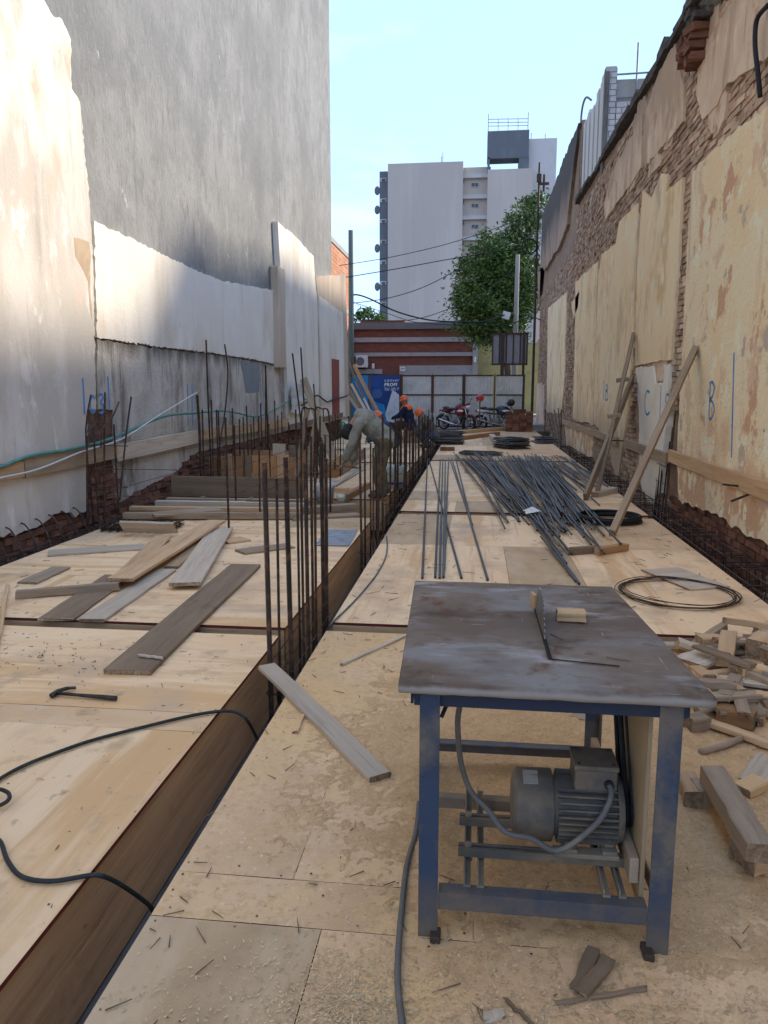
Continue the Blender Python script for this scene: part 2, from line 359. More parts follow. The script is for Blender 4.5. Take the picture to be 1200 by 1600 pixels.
deck('plywood deck strewn with loose planks beside the painted c3 mark', LX0, LX1, 4.87, 9.3,
     [(4.87, 6.09, [(LX0, -3.4, PLY), (-3.4, LX1, PLY)]), (6.09, 7.31, [(LX0, -2.9, PLY), (-2.9, LX1, PLY)]), (7.31, 8.53, [(LX0, -3.4, PLY), (-3.4, LX1, PLY)]),
      (8.53, 9.3, [(LX0, -2.2, PLY), (-2.2, LX1, PLY_GREY)])])
deck('cluttered plywood deck under the bending worker in olive clothes', LX0, LX1 - .03, 10.9, 16.2,
     [(10.9, 12.1, [(LX0, -2.6, PLY_WORN), (-2.6, LX1 - .03, PLY_GREY)]), (12.1, 13.3, [(LX0, -2.9, PLY_WORN), (-2.9, LX1 - .03, PLY_WORN)]),
      (13.3, 14.7, [(LX0, -2.6, PLY_GREY), (-2.6, LX1 - .03, PLY_WORN)]), (14.7, 16.2, [(LX0, -2.6, PLY), (-2.6, LX1 - .03, PLY_GREY)])])
deck('dim plywood deck by the boards leaning near the fence', LX0, LX1 - .03, 16.45, 28.6,
     [(16.45, 20.5, [(LX0, -2.7, PLY_WORN), (-2.7, LX1 - .03, PLY)]), (20.5, 24.5, [(LX0, -2.7, PLY), (-2.7, LX1 - .03, PLY_GREY)]), (24.5, 28.6, [(LX0, -2.7, PLY_WORN), (-2.7, LX1 - .03, PLY_WORN)])])
deck('sawdust-covered plywood deck under the blue saw bench', RX0, RX1, -2, 4.84,
     [(-2, 2.03, [(RX0, -.43, PLY_GREY), (-.43, 1.1, PLY_DUSTY), (1.1, RX1, PLY_DUSTY)]), (2.03, 2.25, [(RX0, 0.02, PLY_DUSTY), (0.02, 1.6, PLY_DUSTY), (1.6, RX1, PLY_GREY)]),
      (2.25, 3.47, [(RX0, -.57, PLY_DUSTY), (-.57, 1.4, PLY_DUSTY), (1.4, RX1, PLY_DUSTY)]), (3.47, 4.84, [(RX0, .2, PLY_DUSTY), (.2, RX1, PLY_DUSTY)])])
deck('plywood deck under the thin ends of the long loose rebars and the wire coil', RX0, RX1, 5.03, 9.66,
     [(5.03, 7.75, [(RX0, .30, PLY), (.30, .92, PLY_GREY), (.92, RX1, PLY)]), (7.75, 9.66, [(RX0, -.28, PLY_GREY), (-.28, 1.2, PLY), (1.2, RX1, PLY_WORN)])])
deck('plywood deck buried under the thick of the rebar pile', RX0, RX1, 9.90, 16.9,
     [(9.90, 10.9, [(RX0, -.25, PLY), (-.25, .6, PLY_GREY), (.6, RX1, PLY_WORN)]), (10.9, 11.9, [(RX0, -.4, PLY_GREY), (-.4, RX1, PLY)]),
      (11.9, 14.4, [(RX0, .1, PLY), (.1, RX1, PLY_WORN)]), (14.4, 16.9, [(RX0, -.2, PLY), (-.2, RX1, PLY_GREY)])])
deck('farthest plywood deck in front of the parked motorcycles', RX0, RX1, 17.1, 28.9,
     [(17.1, 18.4, [(RX0, 2.19, PLY_GREY)]), (18.4, 21.5, [(RX0, .3, PLY), (.3, RX1, PLY_WORN)]), (21.5, 25, [(RX0, .2, PLY), (.2, .9, PLY_GREY), (.9, RX1, PLY)]), (25, 28.9, [(RX0, .6, PLY_WORN), (.6, RX1, PLY_GREY)])])
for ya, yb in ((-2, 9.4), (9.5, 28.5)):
    tag(MB().span((LX1 - .02, ya, -.60), (RX0 + .02, yb, -.47)).obj('beam_bottom_board', BEAM_BOTTOM), 'dusty bottom board in the long beam trench, ' + ('beside the saw bench' if ya < 0 else 'below the far starter bars'), 'board')

# ================================================================== RIGHT PARTY WALL: brick, with plaster panels left on it
C_CREAM = (.715, .575, .385)
CREAM = M('cream_plaster', C_CREAM, [((.74, .65, .48), 1.1, .45, .7, 8), ((.57, .43, .26), (1.2, 1.2, .8), .52, .64, 9), ((.50, .41, .31), (2.4, 2.4, 1.1), .57, .68, 9), ((.60, .41, .22), (.5, .9, .4), .60, .64, 9), ((.74, .67, .54), (3, 3, 2), .58, .66, 9),
          ((.36, .28, .21), (6, 6, 1.5), .62, .76, 7), ((.33, .25, .19), 11, .66, .76, 6), ((.40, .33, .25), (2, 2, .6), 1.9, 1.2, 1.2, 'z'), ((.66, .55, .38), 2.2, .58, .68, 9)], .88, .5, 30, bdist=.01, gain=(1.28,1.22,1.12))
CREAM_LOW = M('cream_plaster_flaking', C_CREAM, [((.74, .65, .48), 1.1, .44, .62, 9), ((.62, .47, .34), (1.4, 1.4, 1.2), .545, .575, 10), ((.52, .33, .22), (1.6, 1.6, 1.3), .585, .61, 10), ((.54, .355, .24), (2.2, 2.2, 1.4), 2.15, 1.55, 1.9, 'z'), ((.72, .63, .47), 2.4, .50, .56, 10),
          ((.46, .39, .335), 2.1, .60, .64, 10), ((.76, .70, .57), 2.7, .58, .62, 10), ((.52, .42, .31), (2.2, 2.2, .4), .60, .70, 9), ((.27, .2, .16), 9, .66, .72, 8)], .9, .9, 22, bdist=.02, gain=(1.3, 1.24, 1.14))
BARE = M('bare_render', (.52, .44, .36), [((.62, .54, .44), 1.6, .45, .62, 9), ((.34, .265, .21), (2.5, 2.5, .5), .50, .68, 9), ((.44, .29, .21), 2.2, .60, .66, 9), ((.20, .165, .14), (5, 5, .6), .60, .76, 8), ((.62, .55, .46), 4, .60, .70, 9), ((.27, .22, .18), (3, 3, .5), 6.0, 7.0, .9, 'z'), ((.38, .30, .235), (1.2, 1.2, .8), .52, .60, 9)], .92, .7, 24, bdist=.015, gain=(1.35,1.22,1.1))
BARE_DARK = M('soot_stained_render', (.36, .28, .225), [((.25, .2, .17), (1.4, 1.4, .5), .45, .65, 8), ((.09, .08, .075), (3.2, 3.2, .45), .52, .72, 8), ((.46, .37, .3), 2, .62, .8, 8), ((.075, .07, .065), (2, 2, .6), 7.6, 8.8, 1.6, 'z')], .92, .6, 24, bdist=.015, gain=(1.3,1.18,1.05))
WHITE_T = M('old_white_paint', (.72, .69, .62), [((.6, .55, .46), 1.7, .5, .75, 8), ((.45, .38, .3), 8, .66, .8, 5)], .85, .4, 30, gain=(1.2,1.15,1.1))
BRICK = M('old_red_brick', (.37, .275, .215), [((.45, .36, .295), 5, .42, .68, 5), ((.19, .125, .10), 12, .54, .78, 5), ((.44, .38, .325), 1.6, .46, .6, 8), ((.36, .20, .135), .9, .58, .66, 7), ((.48, .42, .35), 6, .60, .72, 7)], .93, .8, 50, island=.35, rnd=.3, bdist=.006, gain=(1.3,1.15,1.0))
BRICK_RED = M('damp_red_brick', (.22, .105, .07), [((.30, .16, .11), 7, .45, .7, 5), ((.12, .065, .048), 10, .5, .74, 6), ((.36, .30, .25), 5, .62, .76, 7)], .93, .8, 50, island=.35, rnd=.35, bdist=.006, gain=(.8, .74, .72))
MORTAR = M('crumbling_mortar', (.27, .21, .165), [((.17, .115, .085), 3, .45, .7, 8), ((.36, .30, .25), 9, .55, .8, 6)], .95, .9, 30, bdist=.02, gain=(1.3,1.18,1.05))
rw = thing('party_wall', 'long crumbling brick wall with cream plaster panels, painted C, 9 and B', 'wall', (XR + .2, 8, -.6))
prof = [(-3, -.6), (-3, 7.2), (8.6, 7.15), (9.0, 6.95), (9.5, 6.9), (9.9, 6.7), (10.4, 6.6), (11.0, 6.5), (13, 6.5), (14, 6.62), (16, 6.5), (19, 6.7), (23.3, 6.75), (23.5, 9.0), (26, 9.15), (30, 9.05), (36.0, 9.2), (36.0, -.6)]
rd = random.Random(3)
CX = XR + .10
MB().prism(jag(prof, .3, .03, rd), CX, CX + .32, lambda u, v, d: (d, u, v)).obj('wall_core', MORTAR, rw)
def slab(name, pts, xf, xb, mat, parent, step=.09, amp=.022, seed=1, bevel=.006, kind=None):
    q = []
    for p in pts:
        if p[0] == 'w': q.append((p[1], p[2]))
        else: w = WX(p[0], p[1], xf); q.append((w.y, w.z))
    poly = jag(q, step, amp, random.Random(seed))
    o = MB().prism(poly, xb, xf, lambda u, v, d: (d, u, v)).obj(name, mat, parent)
    o['poly'] = 1; del o['poly']
    return o, poly
covers = []
def rslab(pts, mat, seed, proud=0.0, step=.1, amp=.025, name='plaster_panel'):
    o, poly = slab(name, pts, XR - proud, CX - .002, mat, rw, step, amp, seed); covers.append(poly); return o
rslab([(1082, 268), (1112, 236), (1150, 202), (1200, 165), ('w', 5, 3.95), ('w', -2.9, 4.1), ('w', -2.9, .2), ('w', 4, .12), ('w', 6.0, .1), (1200, 852), (1160, 832), (1120, 803), (1090, 793), (1060, 780), (1058, 700), (1063, 600), (1068, 500), (1073, 400), (1078, 320)], CREAM_LOW, 1)
rslab([(1091, 96), (1118, 42), (1142, 4), ('w', 8.2, 6.95), ('w', -2.9, 7.05), ('w', -2.9, 4.7), (1200, 88), (1165, 112), (1136, 130), (1120, 165), (1097, 187), (1088, 150)], BARE, 2)
rslab([(1054, 68), (1062, 110), (1068, 132), (1066, 190), (1050, 212), (1018, 247), (1007, 262), (1003, 225), (1010, 170), (1030, 110)], BARE, 3)
rslab([(1004, 298), (1017, 311), (1033, 271), (1043, 273), (1040, 301), (1066, 277), (1062, 350), (1058, 430), (1053, 500), (1048, 562), (1012, 567), (992, 572), (995, 433), (1000, 350)], CREAM, 4, step=.2, amp=.012)
rslab([(993, 576), (1020, 572), (1023, 600), (1036, 598), (1037, 570), (1046, 568), (1043, 640), (1036, 700), (1031, 770), (1022, 792), (1004, 772), (999, 740), (998, 640)], WHITE_T, 5)
rslab([(940, 398), (962, 380), (967, 347), (995, 318), (994, 430), (989, 520), (980, 640), (965, 752), (955, 722), (952, 690), (927, 660), (931, 540), (935, 430)], CREAM, 6, step=.25, amp=.02)
rslab([(953, 275), (985, 215), (1004, 180), (1001, 262), (985, 290), (962, 318), (945, 345), (944, 318)], BARE, 7, step=.25, amp=.04)
rslab([(899, 440), (934, 408), (931, 520), (926, 664), (895, 655), (898, 540)], CREAM, 8, step=.3, amp=.03)
rslab([(882, 663), (927, 679), (925, 714), (905, 712), (885, 697)], CREAM_LOW, 9, step=.3, amp=.04)
rslab([(856, 482), (885, 457), (882, 590), (877, 646), (854, 645)], CREAM, 10, step=.4, amp=.04)
rslab([(887, 335), (886, 350), (872, 388), (852, 420), (840, 425), ('w', 35.9, 4.9), ('w', 35.9, 9.1), ('w', 30, 8.95), ('w', 26, 9.05), ('w', 23.6, 8.95)], BARE_DARK, 11, step=.4, amp=.06)
rslab([(838, 600), (850, 600), (849, 665), (838, 662)], BARE, 12, step=.4, amp=.05)
rslab([(834, 495), (843, 486), (842, 530), (834, 540)], WHITE_T, 13, step=.4, amp=.05)
rslab([(893, 472), (905, 455), (903, 480), (896, 498)], CREAM, 14, step=.4, amp=.05)
rslab([(1008, 566), (1045, 562), (1040, 585), (1033, 596), (1026, 598), (1020, 570)], BARE, 15, proud=-.03)
r9 = random.Random(77)
for k in range(16):
    yy = 8.5 + 8 * r9.random(); zz = r9.uniform(3.6, 6.2); w_ = r9.uniform(.15, .55) * (1 + yy / 30); h_ = r9.uniform(.12, .5)
    pts = [('w', yy + w_ * math.cos(a) * r9.uniform(.6, 1.1), zz + h_ * math.sin(a) * r9.uniform(.6, 1.1)) for a in [2 * math.pi * q / 9 for q in range(9)]]
    slab('plaster_remnant', pts, XR + r9.uniform(.0, .022), CX - .002, BARE, rw, .07, .06, 100 + k)
chases = [[(1037, 640), (1060, 640), (1059, 785), (1030, 775)], [(983, 625), (997, 620), (996, 690), (985, 690)]]
chases = [[tuple(WX(*p, XR).yz) for p in c] for c in chases]
def proj(p):
    d = Vector(p) - Vector((0, 0, EYE)); f1 = -d.x * math.sin(YAW) + d.y * math.cos(YAW); r1 = d.x * math.cos(YAW) + d.y * math.sin(YAW)
    zc = f1 * math.cos(PITCH) - d.z * math.sin(PITCH); yc = f1 * math.sin(PITCH) + d.z * math.cos(PITCH)
    if zc < .05: return None
    return 600 + FPX * r1 / zc, 800 - FPX * yc / zc
def seen(p): q = proj(p); return q is not None and -5 < q[0] < 1205 and -5 < q[1] < 1605
brick_me = [bev_ for bev_ in ()]
def brick_mesh(k, mat=None):
    r_ = random.Random(k); s = MB().box((0, 0, 0), (.10, .228, .066)); s.v = [tuple(c + r_.uniform(-.006, .006) for c in p) for p in s.v]; return s.mesh('brick', mat or BRICK)
brick_me = [brick_mesh(k) for k in range(5)]; brick_red = [brick_mesh(k, BRICK_RED) for k in range(5)]
def brick_field(y0, y1, z0, z1, xc, topfn, cov, chs, parent, limit=290, drop=.03, seed=5, name='brick', red=99):
    r_ = random.Random(seed); cand = []; row = 0; z = z0
    while z < z1:
        y = y0 + (.12 if row % 2 else 0)
        while y < y1:
            c = (y, z)
            if z < topfn(y) and r_.random() > drop and not any(poly_in(c, q) for q in chs) and not any(poly_in((y - .1, z), q) and poly_in((y + .1, z), q) for q in cov):
                cand.append((xc + r_.uniform(-.012, .012), y + r_.uniform(-.006, .006), z + r_.uniform(-.004, .004), r_.uniform(-.03, .03)))
            y += .242
        z += .079; row += 1
    cand.sort(key=lambda c: (not seen(c[:3]), c[1]))
    for i, c in enumerate(cand[:limit]):
        link(name, (brick_red if c[2] < red and (red < 9 or 1) and red != 99 else brick_me)[i % 5], parent, Matrix.Translation(c[:3]) @ Matrix.Rotation(c[3], 4, 'Z'))
    s = MB()
    for c in cand[limit:]: s.box(c[:3], (.10, .23, .066), Matrix.Rotation(c[3], 3, 'Z'))
    if s.v: o = s.obj('brickwork', BRICK_RED if red == 98 else BRICK, parent, fix=False); o['kind'] = 'stuff'
def rtop(y): return 6.6 if y < 10 else (6.4 if y < 23.4 else 5.5)
brick_field(4.2, 35.8, -.35, 8.4, XR + .085, rtop, covers, chases, rw, red=1.6)
# coping along the wall head, broken corner and its projecting brick ledge
COPE = M('blackened_coping', (.10, .09, .08), [((.2, .17, .15), 4, .5, .75, 8), ((.05, .045, .04), 9, .5, .7)], .95, .9, 20, bdist=.03)
r_ = random.Random(9); y = 11.1; 
while y < 23.2:
    ln = r_.uniform(.35, .8); zt = 6.52 + .02 * (y - 11) + r_.uniform(-.03, .03)
    s = MB().span((XR - .03 + r_.uniform(-.02, .03), y, zt), (XR + .45, y + ln - .01, zt + r_.uniform(.08, .16))); s.v = [tuple(c + r_.uniform(-.02, .02) for c in p) for p in s.v]; s.obj('coping_piece', COPE, rw); y += ln
r_ = random.Random(4)
for k in range(26):
    yy = 10.55 + r_.uniform(0, .6); zz = 5.62 + (k // 4) * .1 + r_.uniform(0, .03); 
    s = MB().box((XR - .04 - .012 * (k // 4) + r_.uniform(-.03, .03), yy, zz), (.24, .24, .085), Matrix.Rotation(r_.uniform(-.2, .2), 3, 'Z')); s.v = [tuple(c + r_.uniform(-.012, .012) for c in p) for p in s.v]
    s.obj('ledge_brick', BRICK_RED if zz < 6.02 else COPE, rw)
s = MB(); r_ = random.Random(14)
for k in range(34): t_ = r_.random(); s.ell((XR + .04 + r_.uniform(-.08, .05), 9.1 + 1.9 * t_, 6.45 + r_.uniform(-.34, .2)), (r_.uniform(.10, .2), r_.uniform(.15, .32), r_.uniform(.12, .28)), 8, 6)
s.v = [tuple(c + .07 * noise.noise((p[0] * 6 + i_ * 9, p[1] * 6, p[2] * 6)) + r_.uniform(-.012, .012) for i_, c in enumerate(p)) for p in s.v]; s.obj('broken_parapet', M('sooty_mortar', (.2, .185, .17), [((.08, .075, .07), 3, .45, .7, 8), ((.33, .30, .27), 7, .55, .8, 6)], .95, .9, 20, bdist=.03), rw)
# painted marks: ribbons of blue spray paint lying on the plaster
SPRAY = M('blue_spray_paint', (.05, .22, .50), [((.12, .32, .58), 12, .4, .7, 5)], .7)
def ribbon(name, pts, w, X, sgn, parent, mat=SPRAY, k=5):
    q = smooth_path([Vector((p[0], p[1], 0)) for p in pts], k); V = []; n = len(q); F = []
    for i, p in enumerate(q):
        t = (q[min(i + 1, n - 1)] - q[max(i - 1, 0)]).normalized(); nn = Vector((-t.y, t.x, 0)) * w / 2 * random.uniform(.85, 1.15)
        for s_ in (-1, 1): a = p + nn * s_; V += [(X, a.x, a.y), (X + sgn * .0015, a.x, a.y)]
    for i in range(n - 1):
        a = i * 4; b = a + 4; F += [(a + 1, a + 3, b + 3, b + 1), (a, b, b + 2, a + 2), (a, a + 1, b + 1, b), (a + 2, b + 2, b + 3, a + 3)]
    F += [(0, 2, 3, 1), (4 * n - 4, 4 * n - 3, 4 * n - 1, 4 * n - 2)]
    return MB().add(V, F).obj(name, mat, parent)
def mark(name, px, w, X, sgn, parent, k=5):
    return ribbon(name, [tuple(WX(*p, X).yz) for p in px], w, X, sgn, parent, k=k)
Xm = XR - .001
mark('painted_line', [(1147, 551), (1145, 630), (1143, 715)], .035, Xm, -1, rw)
mark('painted_letter_b', [(1110, 598), (1109, 625), (1108, 652), (1112, 653), (1116, 640), (1113, 628), (1109, 625), (1114, 618), (1116, 605), (1113, 597), (1109, 599)], .035, Xm, -1, rw)
mark('painted_letter_c', [(1015, 613), (1011, 611), (1008, 622), (1008, 640), (1011, 648), (1015, 644)], .04, Xm, -1, rw)
mark('painted_line', [(1033, 602), (1031, 655)], .03, Xm, -1, rw)
mark('painted_digit_nine', [(1046, 618), (1042, 616), (1040, 624), (1042, 632), (1046, 628), (1047, 618), (1046, 640), (1042, 648)], .035, Xm, -1, rw)
for px, pyt, pyb in ((996, 598, 622), (944, 595, 625), (919, 600, 630), (903, 612, 640), (872, 610, 630)):
    mark('painted_line', [(px, pyt), (px - 1, pyb)], .05, Xm, -1, rw)
mark('painted_letter_b', [(947, 600), (946, 624), (950, 622), (949, 612), (947, 611), (950, 606), (948, 600)], .04, Xm, -1, rw)

# ================================================================== LEFT: white party wall, lower walls, and the tall grey building
GREYW = M('streaked_cement_wall', (.225, .225, .22), [((.265, .265, .26), (.6, .6, .5), .42, .60, 9), ((.185, .187, .187), (1.0, 1.0, .75), .48, .64, 9), ((.275, .275, .27), (3.2, 3.2, 2.2), .52, .66, 9), ((.18, .182, .182), (6, 6, 2.4), .54, .68, 9),
        ((.17, .174, .174), (.26, .26, .24), .50, .66, 9), ((.18, .18, .18), (12, 12, 5), .57, .70, 8), ((.29, .29, .285), (24, 24, 11), .60, .72, 6), ((.16, .16, .16), (4, 4, .4), .62, .74, 6), ((.38, .38, .37), (1.7, 2.6, 2.4), .685, .70, 9)], .92, .7, (18, 18, 12), bdist=.025, gain=(1.1, 1.08, 1.05))
WHITEW = M('limewashed_wall', (.74, .725, .69), [((.80, .79, .765), 1.1, .42, .66, 8), ((.60, .565, .51), (1.4, 1.4, .32), .52, .72, 8), ((.66, .58, .48), (.7, .7, .45), .57, .72, 7), ((.50, .47, .42), (5, 5, .5), .62, .8, 7),
        ((.62, .52, .46), 2.4, .66, .78, 7), ((.33, .3, .27), 15, .73, .79, 4)], .9, .6, 24, bdist=.012, gain=(1.02,.96,.88))
WHITE_NEAR = M('weathered_limewash', (.72, .70, .65), [((.80, .785, .74), 1.1, .44, .62, 9), ((.53, .505, .465), (2.4, 2.4, .55), 4.95, 4.6, 1.5, 'z'), ((.63, .61, .58), (1.3, 1.3, .5), .48, .60, 9), ((.55, .47, .385), (.7, .7, .45), .56, .66, 8), ((.43, .405, .37), (5, 5, .45), .58, .72, 8),
        ((.66, .655, .65), (2.6, 2.6, 1.4), .56, .64, 9), ((.60, .50, .45), (1.8, 1.8, .8), .58, .68, 8), ((.50, .42, .30), (9, 9, .35), .62, .74, 7), ((.74, .73, .70), (4, 4, 2), .62, .68, 9), ((.24, .22, .2), 11, .70, .75, 6)], .9, .5, 26, bdist=.01, gain=(1.06, 1.0, .93), offset=False)
CEMW = M('damp_cement_render', (.31, .295, .275), [((.41, .395, .375), (1.3, 1.3, .8), .44, .58, 9), ((.21, .195, .175), (2.2, 2.2, .6), .50, .62, 9), ((.50, .49, .475), (1.1, 1.1, .9), .58, .68, 9), ((.13, .12, .105), (4.5, 4.5, .5), .56, .70, 9), ((.36, .35, .335), (7, 7, 4), .56, .66, 8), ((.10, .09, .08), (3.0, 3.0, .35), 2.30, 2.55, .7, 'z')], .92, .9, 22, bdist=.02, gain=(1.45, 1.35, 1.22))
BROWNW = M('brown_cement_render', (.36, .315, .27), [((.43, .385, .34), (1.6, 1.6, .4), .42, .66, 8), ((.27, .235, .2), (4, 4, .4), .52, .75, 7)], .92, .5, 24, gain=(1.4,1.28,1.15))
EARTH_RED = M('red_earth_and_rubble', (.17, .085, .055), [((.27, .15, .10), 5, .45, .7, 8), ((.08, .045, .03), 9, .48, .7, 7), ((.33, .27, .23), 11, .66, .8, 5)], .96, 1.0, 14, bdist=.05)
tower = thing('tall_building', 'tall windowless building with a streaked grey cement side wall', 'building', (-10, 12, -.6))
MB().span((-16, -3, -.6), (XL - .12, 25.6, 34)).obj('side_wall', GREYW, tower)
MB().span((-16, -3, 34.003), (XL - .10, 25.62, 34.3)).obj('roof', CONC, tower)
lw = thing('party_wall', 'white limewashed boundary wall with bare cement patches, painted c3', 'wall', (XL - .05, 10, -.6))
lcov = []
def lslab(name, pts, xf, mat, seed, step=.05, amp=.016):
    o, poly = slab(name, pts, xf, XL - .115, mat, lw, step, amp, seed); lcov.append(poly); return o
MB().span((XL - .116, -2.9, -.6), (XL - .08, 27.0, 1.6)).obj('wall_footing', EARTH_RED, lw)
lslab('white_wall', [('w', -2.9, .1), ('w', 4, .05), (0, 838), (30, 833), (60, 822), (88, 803), (110, 800), (118, 809), (136, 797), (136, 640), (150, 640), (146, 420), (141, 330), (125, 160), (112, 138), (111, 62), (97, 30), (84, 26), (70, 2), ('w', 7.0, 5.95), ('w', -2.9, 6.0)], XL, WHITE_NEAR, 21)
lslab('white_band', [(147, 345), (200, 370), (260, 400), (300, 420), (350, 440), (400, 449), (436, 455), (447, 573), (400, 562), (330, 551), (250, 542), (152, 527)], XL - .05, WHITEW, 22)
lslab('cement_render', [(152, 530), (250, 545), (330, 554), (400, 565), (447, 576), (452, 650), (452, 672), (380, 690), (310, 706), (270, 742), (235, 757), (200, 778), (178, 788), (177, 640), (152, 640)], XL - .062, CEMW, 23)
lslab('white_panel', [(434, 346), (460, 368), (490, 400), (492, 432), (496, 470), (500, 664), (452, 672), (448, 575), (440, 455)], XL + .02, WHITEW, 24, .3, .02)
lslab('brown_panel', [(493, 432), (527, 430), (540, 428), (546, 650), (501, 664), (497, 470)], XL + .0, BROWNW, 25, .3, .02)
lslab('white_lower_panel', [(499, 462), (536, 490), (540, 650), (503, 662)], XL + .03, WHITEW, 26, .3, .02)
p = WX(441, 415, XL + .12); q_ = WX(452, 570, XL + .12)
MB().span((XL - .11, p.y - .25, 2.05), (XL + .09, p.y + .35, 4.35)).obj('pier', BROWNW, lw, bevel=.02)
MB().span((XL + .031, 24.6, .7), (XL + .045, 25.9, 2.5)).obj('red_patch', M('red_oxide_patch', (.30, .07, .05), [((.2, .06, .05), 3, .4, .7)], .8), lw)
for nm, a_, b_, mat_ in (('blue_grey_patch', (376, 564), (405, 612), M('blue_grey_patch', (.20, .215, .23), [((.25, .26, .27), 2, .4, .7)], .9)), ('ochre_stain', (117, 370), (140, 420), M('ochre_bare_render', (.50, .38, .26), [((.42, .3, .2), 4, .45, .7, 7), ((.6, .5, .38), 3, .6, .75, 7)], .92))):
    xf = (XL - .058) if nm[0] == 'b' else XL + .002
    pts = [(a_[0], a_[1]), (b_[0], a_[1] + 6), (b_[0], b_[1]), (a_[0] + 8, b_[1] + 2)]
    if nm[0] == 'o': pts = [(116, 371), (139, 378), (144, 500), (138, 440), (128, 418), (118, 400)]
    q = [tuple(WX(*p, xf).yz) for p in pts]
    MB().prism(jag(q, .12, .025, random.Random(8)), xf - .004, xf, lambda u, v, d: (d, u, v)).obj(nm, mat_, lw)
lch = [[tuple(WX(*p, XL).yz) for p in c] for c in ([(128, 640), (137, 640), (137, 830), (128, 830)],)]
brick_field(5.0, 26.5, -.42, 1.5, XL - .085, lambda y: .45, lcov, lch, lw, limit=150, drop=.18, seed=12, red=98)
mark('painted_line', [(129, 591), (131, 620), (132, 648)], .035, XL + .001, 1, lw)
Xc = XL - .061
mark('painted_line', [(168, 588), (170, 615), (171, 640)], .035, Xc, 1, lw)
mark('painted_letter_c', [(148, 622), (144, 619), (141, 628), (142, 640), (146, 644), (149, 640)], .035, XL + .001, 1, lw)
mark('painted_digit_three', [(154, 618), (159, 616), (161, 622), (157, 629), (162, 634), (161, 643), (155, 645)], .035, Xc, 1, lw)
for px in (293, 300, 408): mark('painted_line', [(px, 600), (px + 1, 665)], .035, Xc, 1, lw)
# ================================================================== BACKGROUND
# building standing behind the right wall: white corrugated cladding, concrete pier, pale brick, rails
GALV = M('weathered_white_cladding', (.60, .605, .60), [((.48, .475, .46), (3, 3, .3), .5, .72, 7), ((.35, .31, .27), (6, 6, .5), .66, .82, 6)], .6, .2, 20)
CONCD = M('blackened_concrete', (.16, .155, .145), [((.27, .265, .25), (1.6, 1.6, .8), .45, .68, 8), ((.075, .07, .065), (3, 3, .6), .52, .75, 8)], .93, .6, 20, bdist=.015)
PBRICK = M('pale_brick', (.52, .50, .49), [((.42, .39, .37), 5, .5, .75, 5)], .9, .4, 30, rnd=.12)
bb = thing('rooftop_building', 'narrow building with white ribbed cladding and pale brick behind the crumbling wall', 'building', (4.2, 21, 6))
Yb = 19.3; XB = XR + .14
n = 12
for k in range(n):
    ya = Yb + .05 + (24 - Yb) * k / n; yb_ = Yb + .05 + (24 - Yb) * (k + 1) / n; zt = 8.75 + .1 * math.sin(k)
    MB().prism([(ya + .012, 6.7), (yb_ - .012, 6.7), (yb_ - .012, zt), (ya + .012, zt)], XB, XB + .03 + .03 * (k % 2), lambda u, v, d: (d if d > XB else d - .03 * (k % 2), u, v)).obj('cladding_strip', GALV, bb)
MB().span((XB + .065, Yb, -.6), (6.5, 24.2, 8.5)).obj('wall', CONC, bb)
p0 = WY(919, 118, Yb); p1 = WY(944, 112, Yb); p2 = WY(963, 110, Yb); p3 = WY(988, 166, Yb)
MB().span((XB + .0, Yb - .25, 5.5), (p1.x, Yb - .005, p0.z)).obj('concrete_pier', CONCD, bb, bevel=.03)
mort = MB().span((p1.x + .004, Yb - .17, 5.5), (p2.x, Yb - .02, p2.z)); mort.span((p2.x + .002, Yb - .17, 5.5), (p3.x + 1.2, Yb - .02, p3.z)); mort.obj('brick_backing', M('grey_mortar', (.2, .2, .2), [], .95), bb)
def pale_bricks(xa, xb, za, zb):
    z = za; row = 0
    while z < zb - .05:
        x = xa - (.13 if row % 2 else 0)
        while x < xb - .02:
            a = max(x, xa); b = min(x + .25, xb)
            if b - a > .05: link('brick', MB().span((-(b - a - .014) / 2, -.03, -.055), ((b - a - .014) / 2, .03, .055)).mesh('brick', PBRICK), bb, Matrix.Translation(((a + b) / 2, Yb - .165, z + .06)))
            x += .25
        z += .125; row += 1
pale_bricks(p1.x + .005, p2.x, 6.6, p2.z); pale_bricks(p2.x + .002, p3.x, 6.6, p3.z)
RAIL = M('thin_grey_rail', (.30, .30, .30), [((.2, .12, .08), 9, .5, .7)], .6, metal=.4)
for py in (119, 155): a = WY(962, py, Yb); MB().cyl((a.x, Yb - .09, a.z), (a.x + 1.6, Yb - .09, a.z + .03), .02).obj('handrail', RAIL, bb)
MB().cyl((p3.x + .05, Yb - .09, 8.0), (p3.x + .05, Yb - .09, p3.z + 1.3), .02).obj('rail_post', RAIL, bb)
MB().tube(smooth_path([(XB - .03, 23.6, 6.8), (XB - .05, 23.7, 8.6), (XB - .04, 23.75, 9.3), (XB, 23.3, 9.5), (XB + .1, 22.9, 9.3)]), .03, 6).obj('vent_pipe', CONCD, bb)
cable('vent_hose', [WX(1200, 8, XR - .06), WX(1183, 30, XR - .08), WX(1180, 70, XR - .08), WX(1185, 120, XR - .06), WX(1188, 152, XR - .03)], .024, BLACKR, 'thick black cable end hanging on the upper part of the brick wall', 'cable')

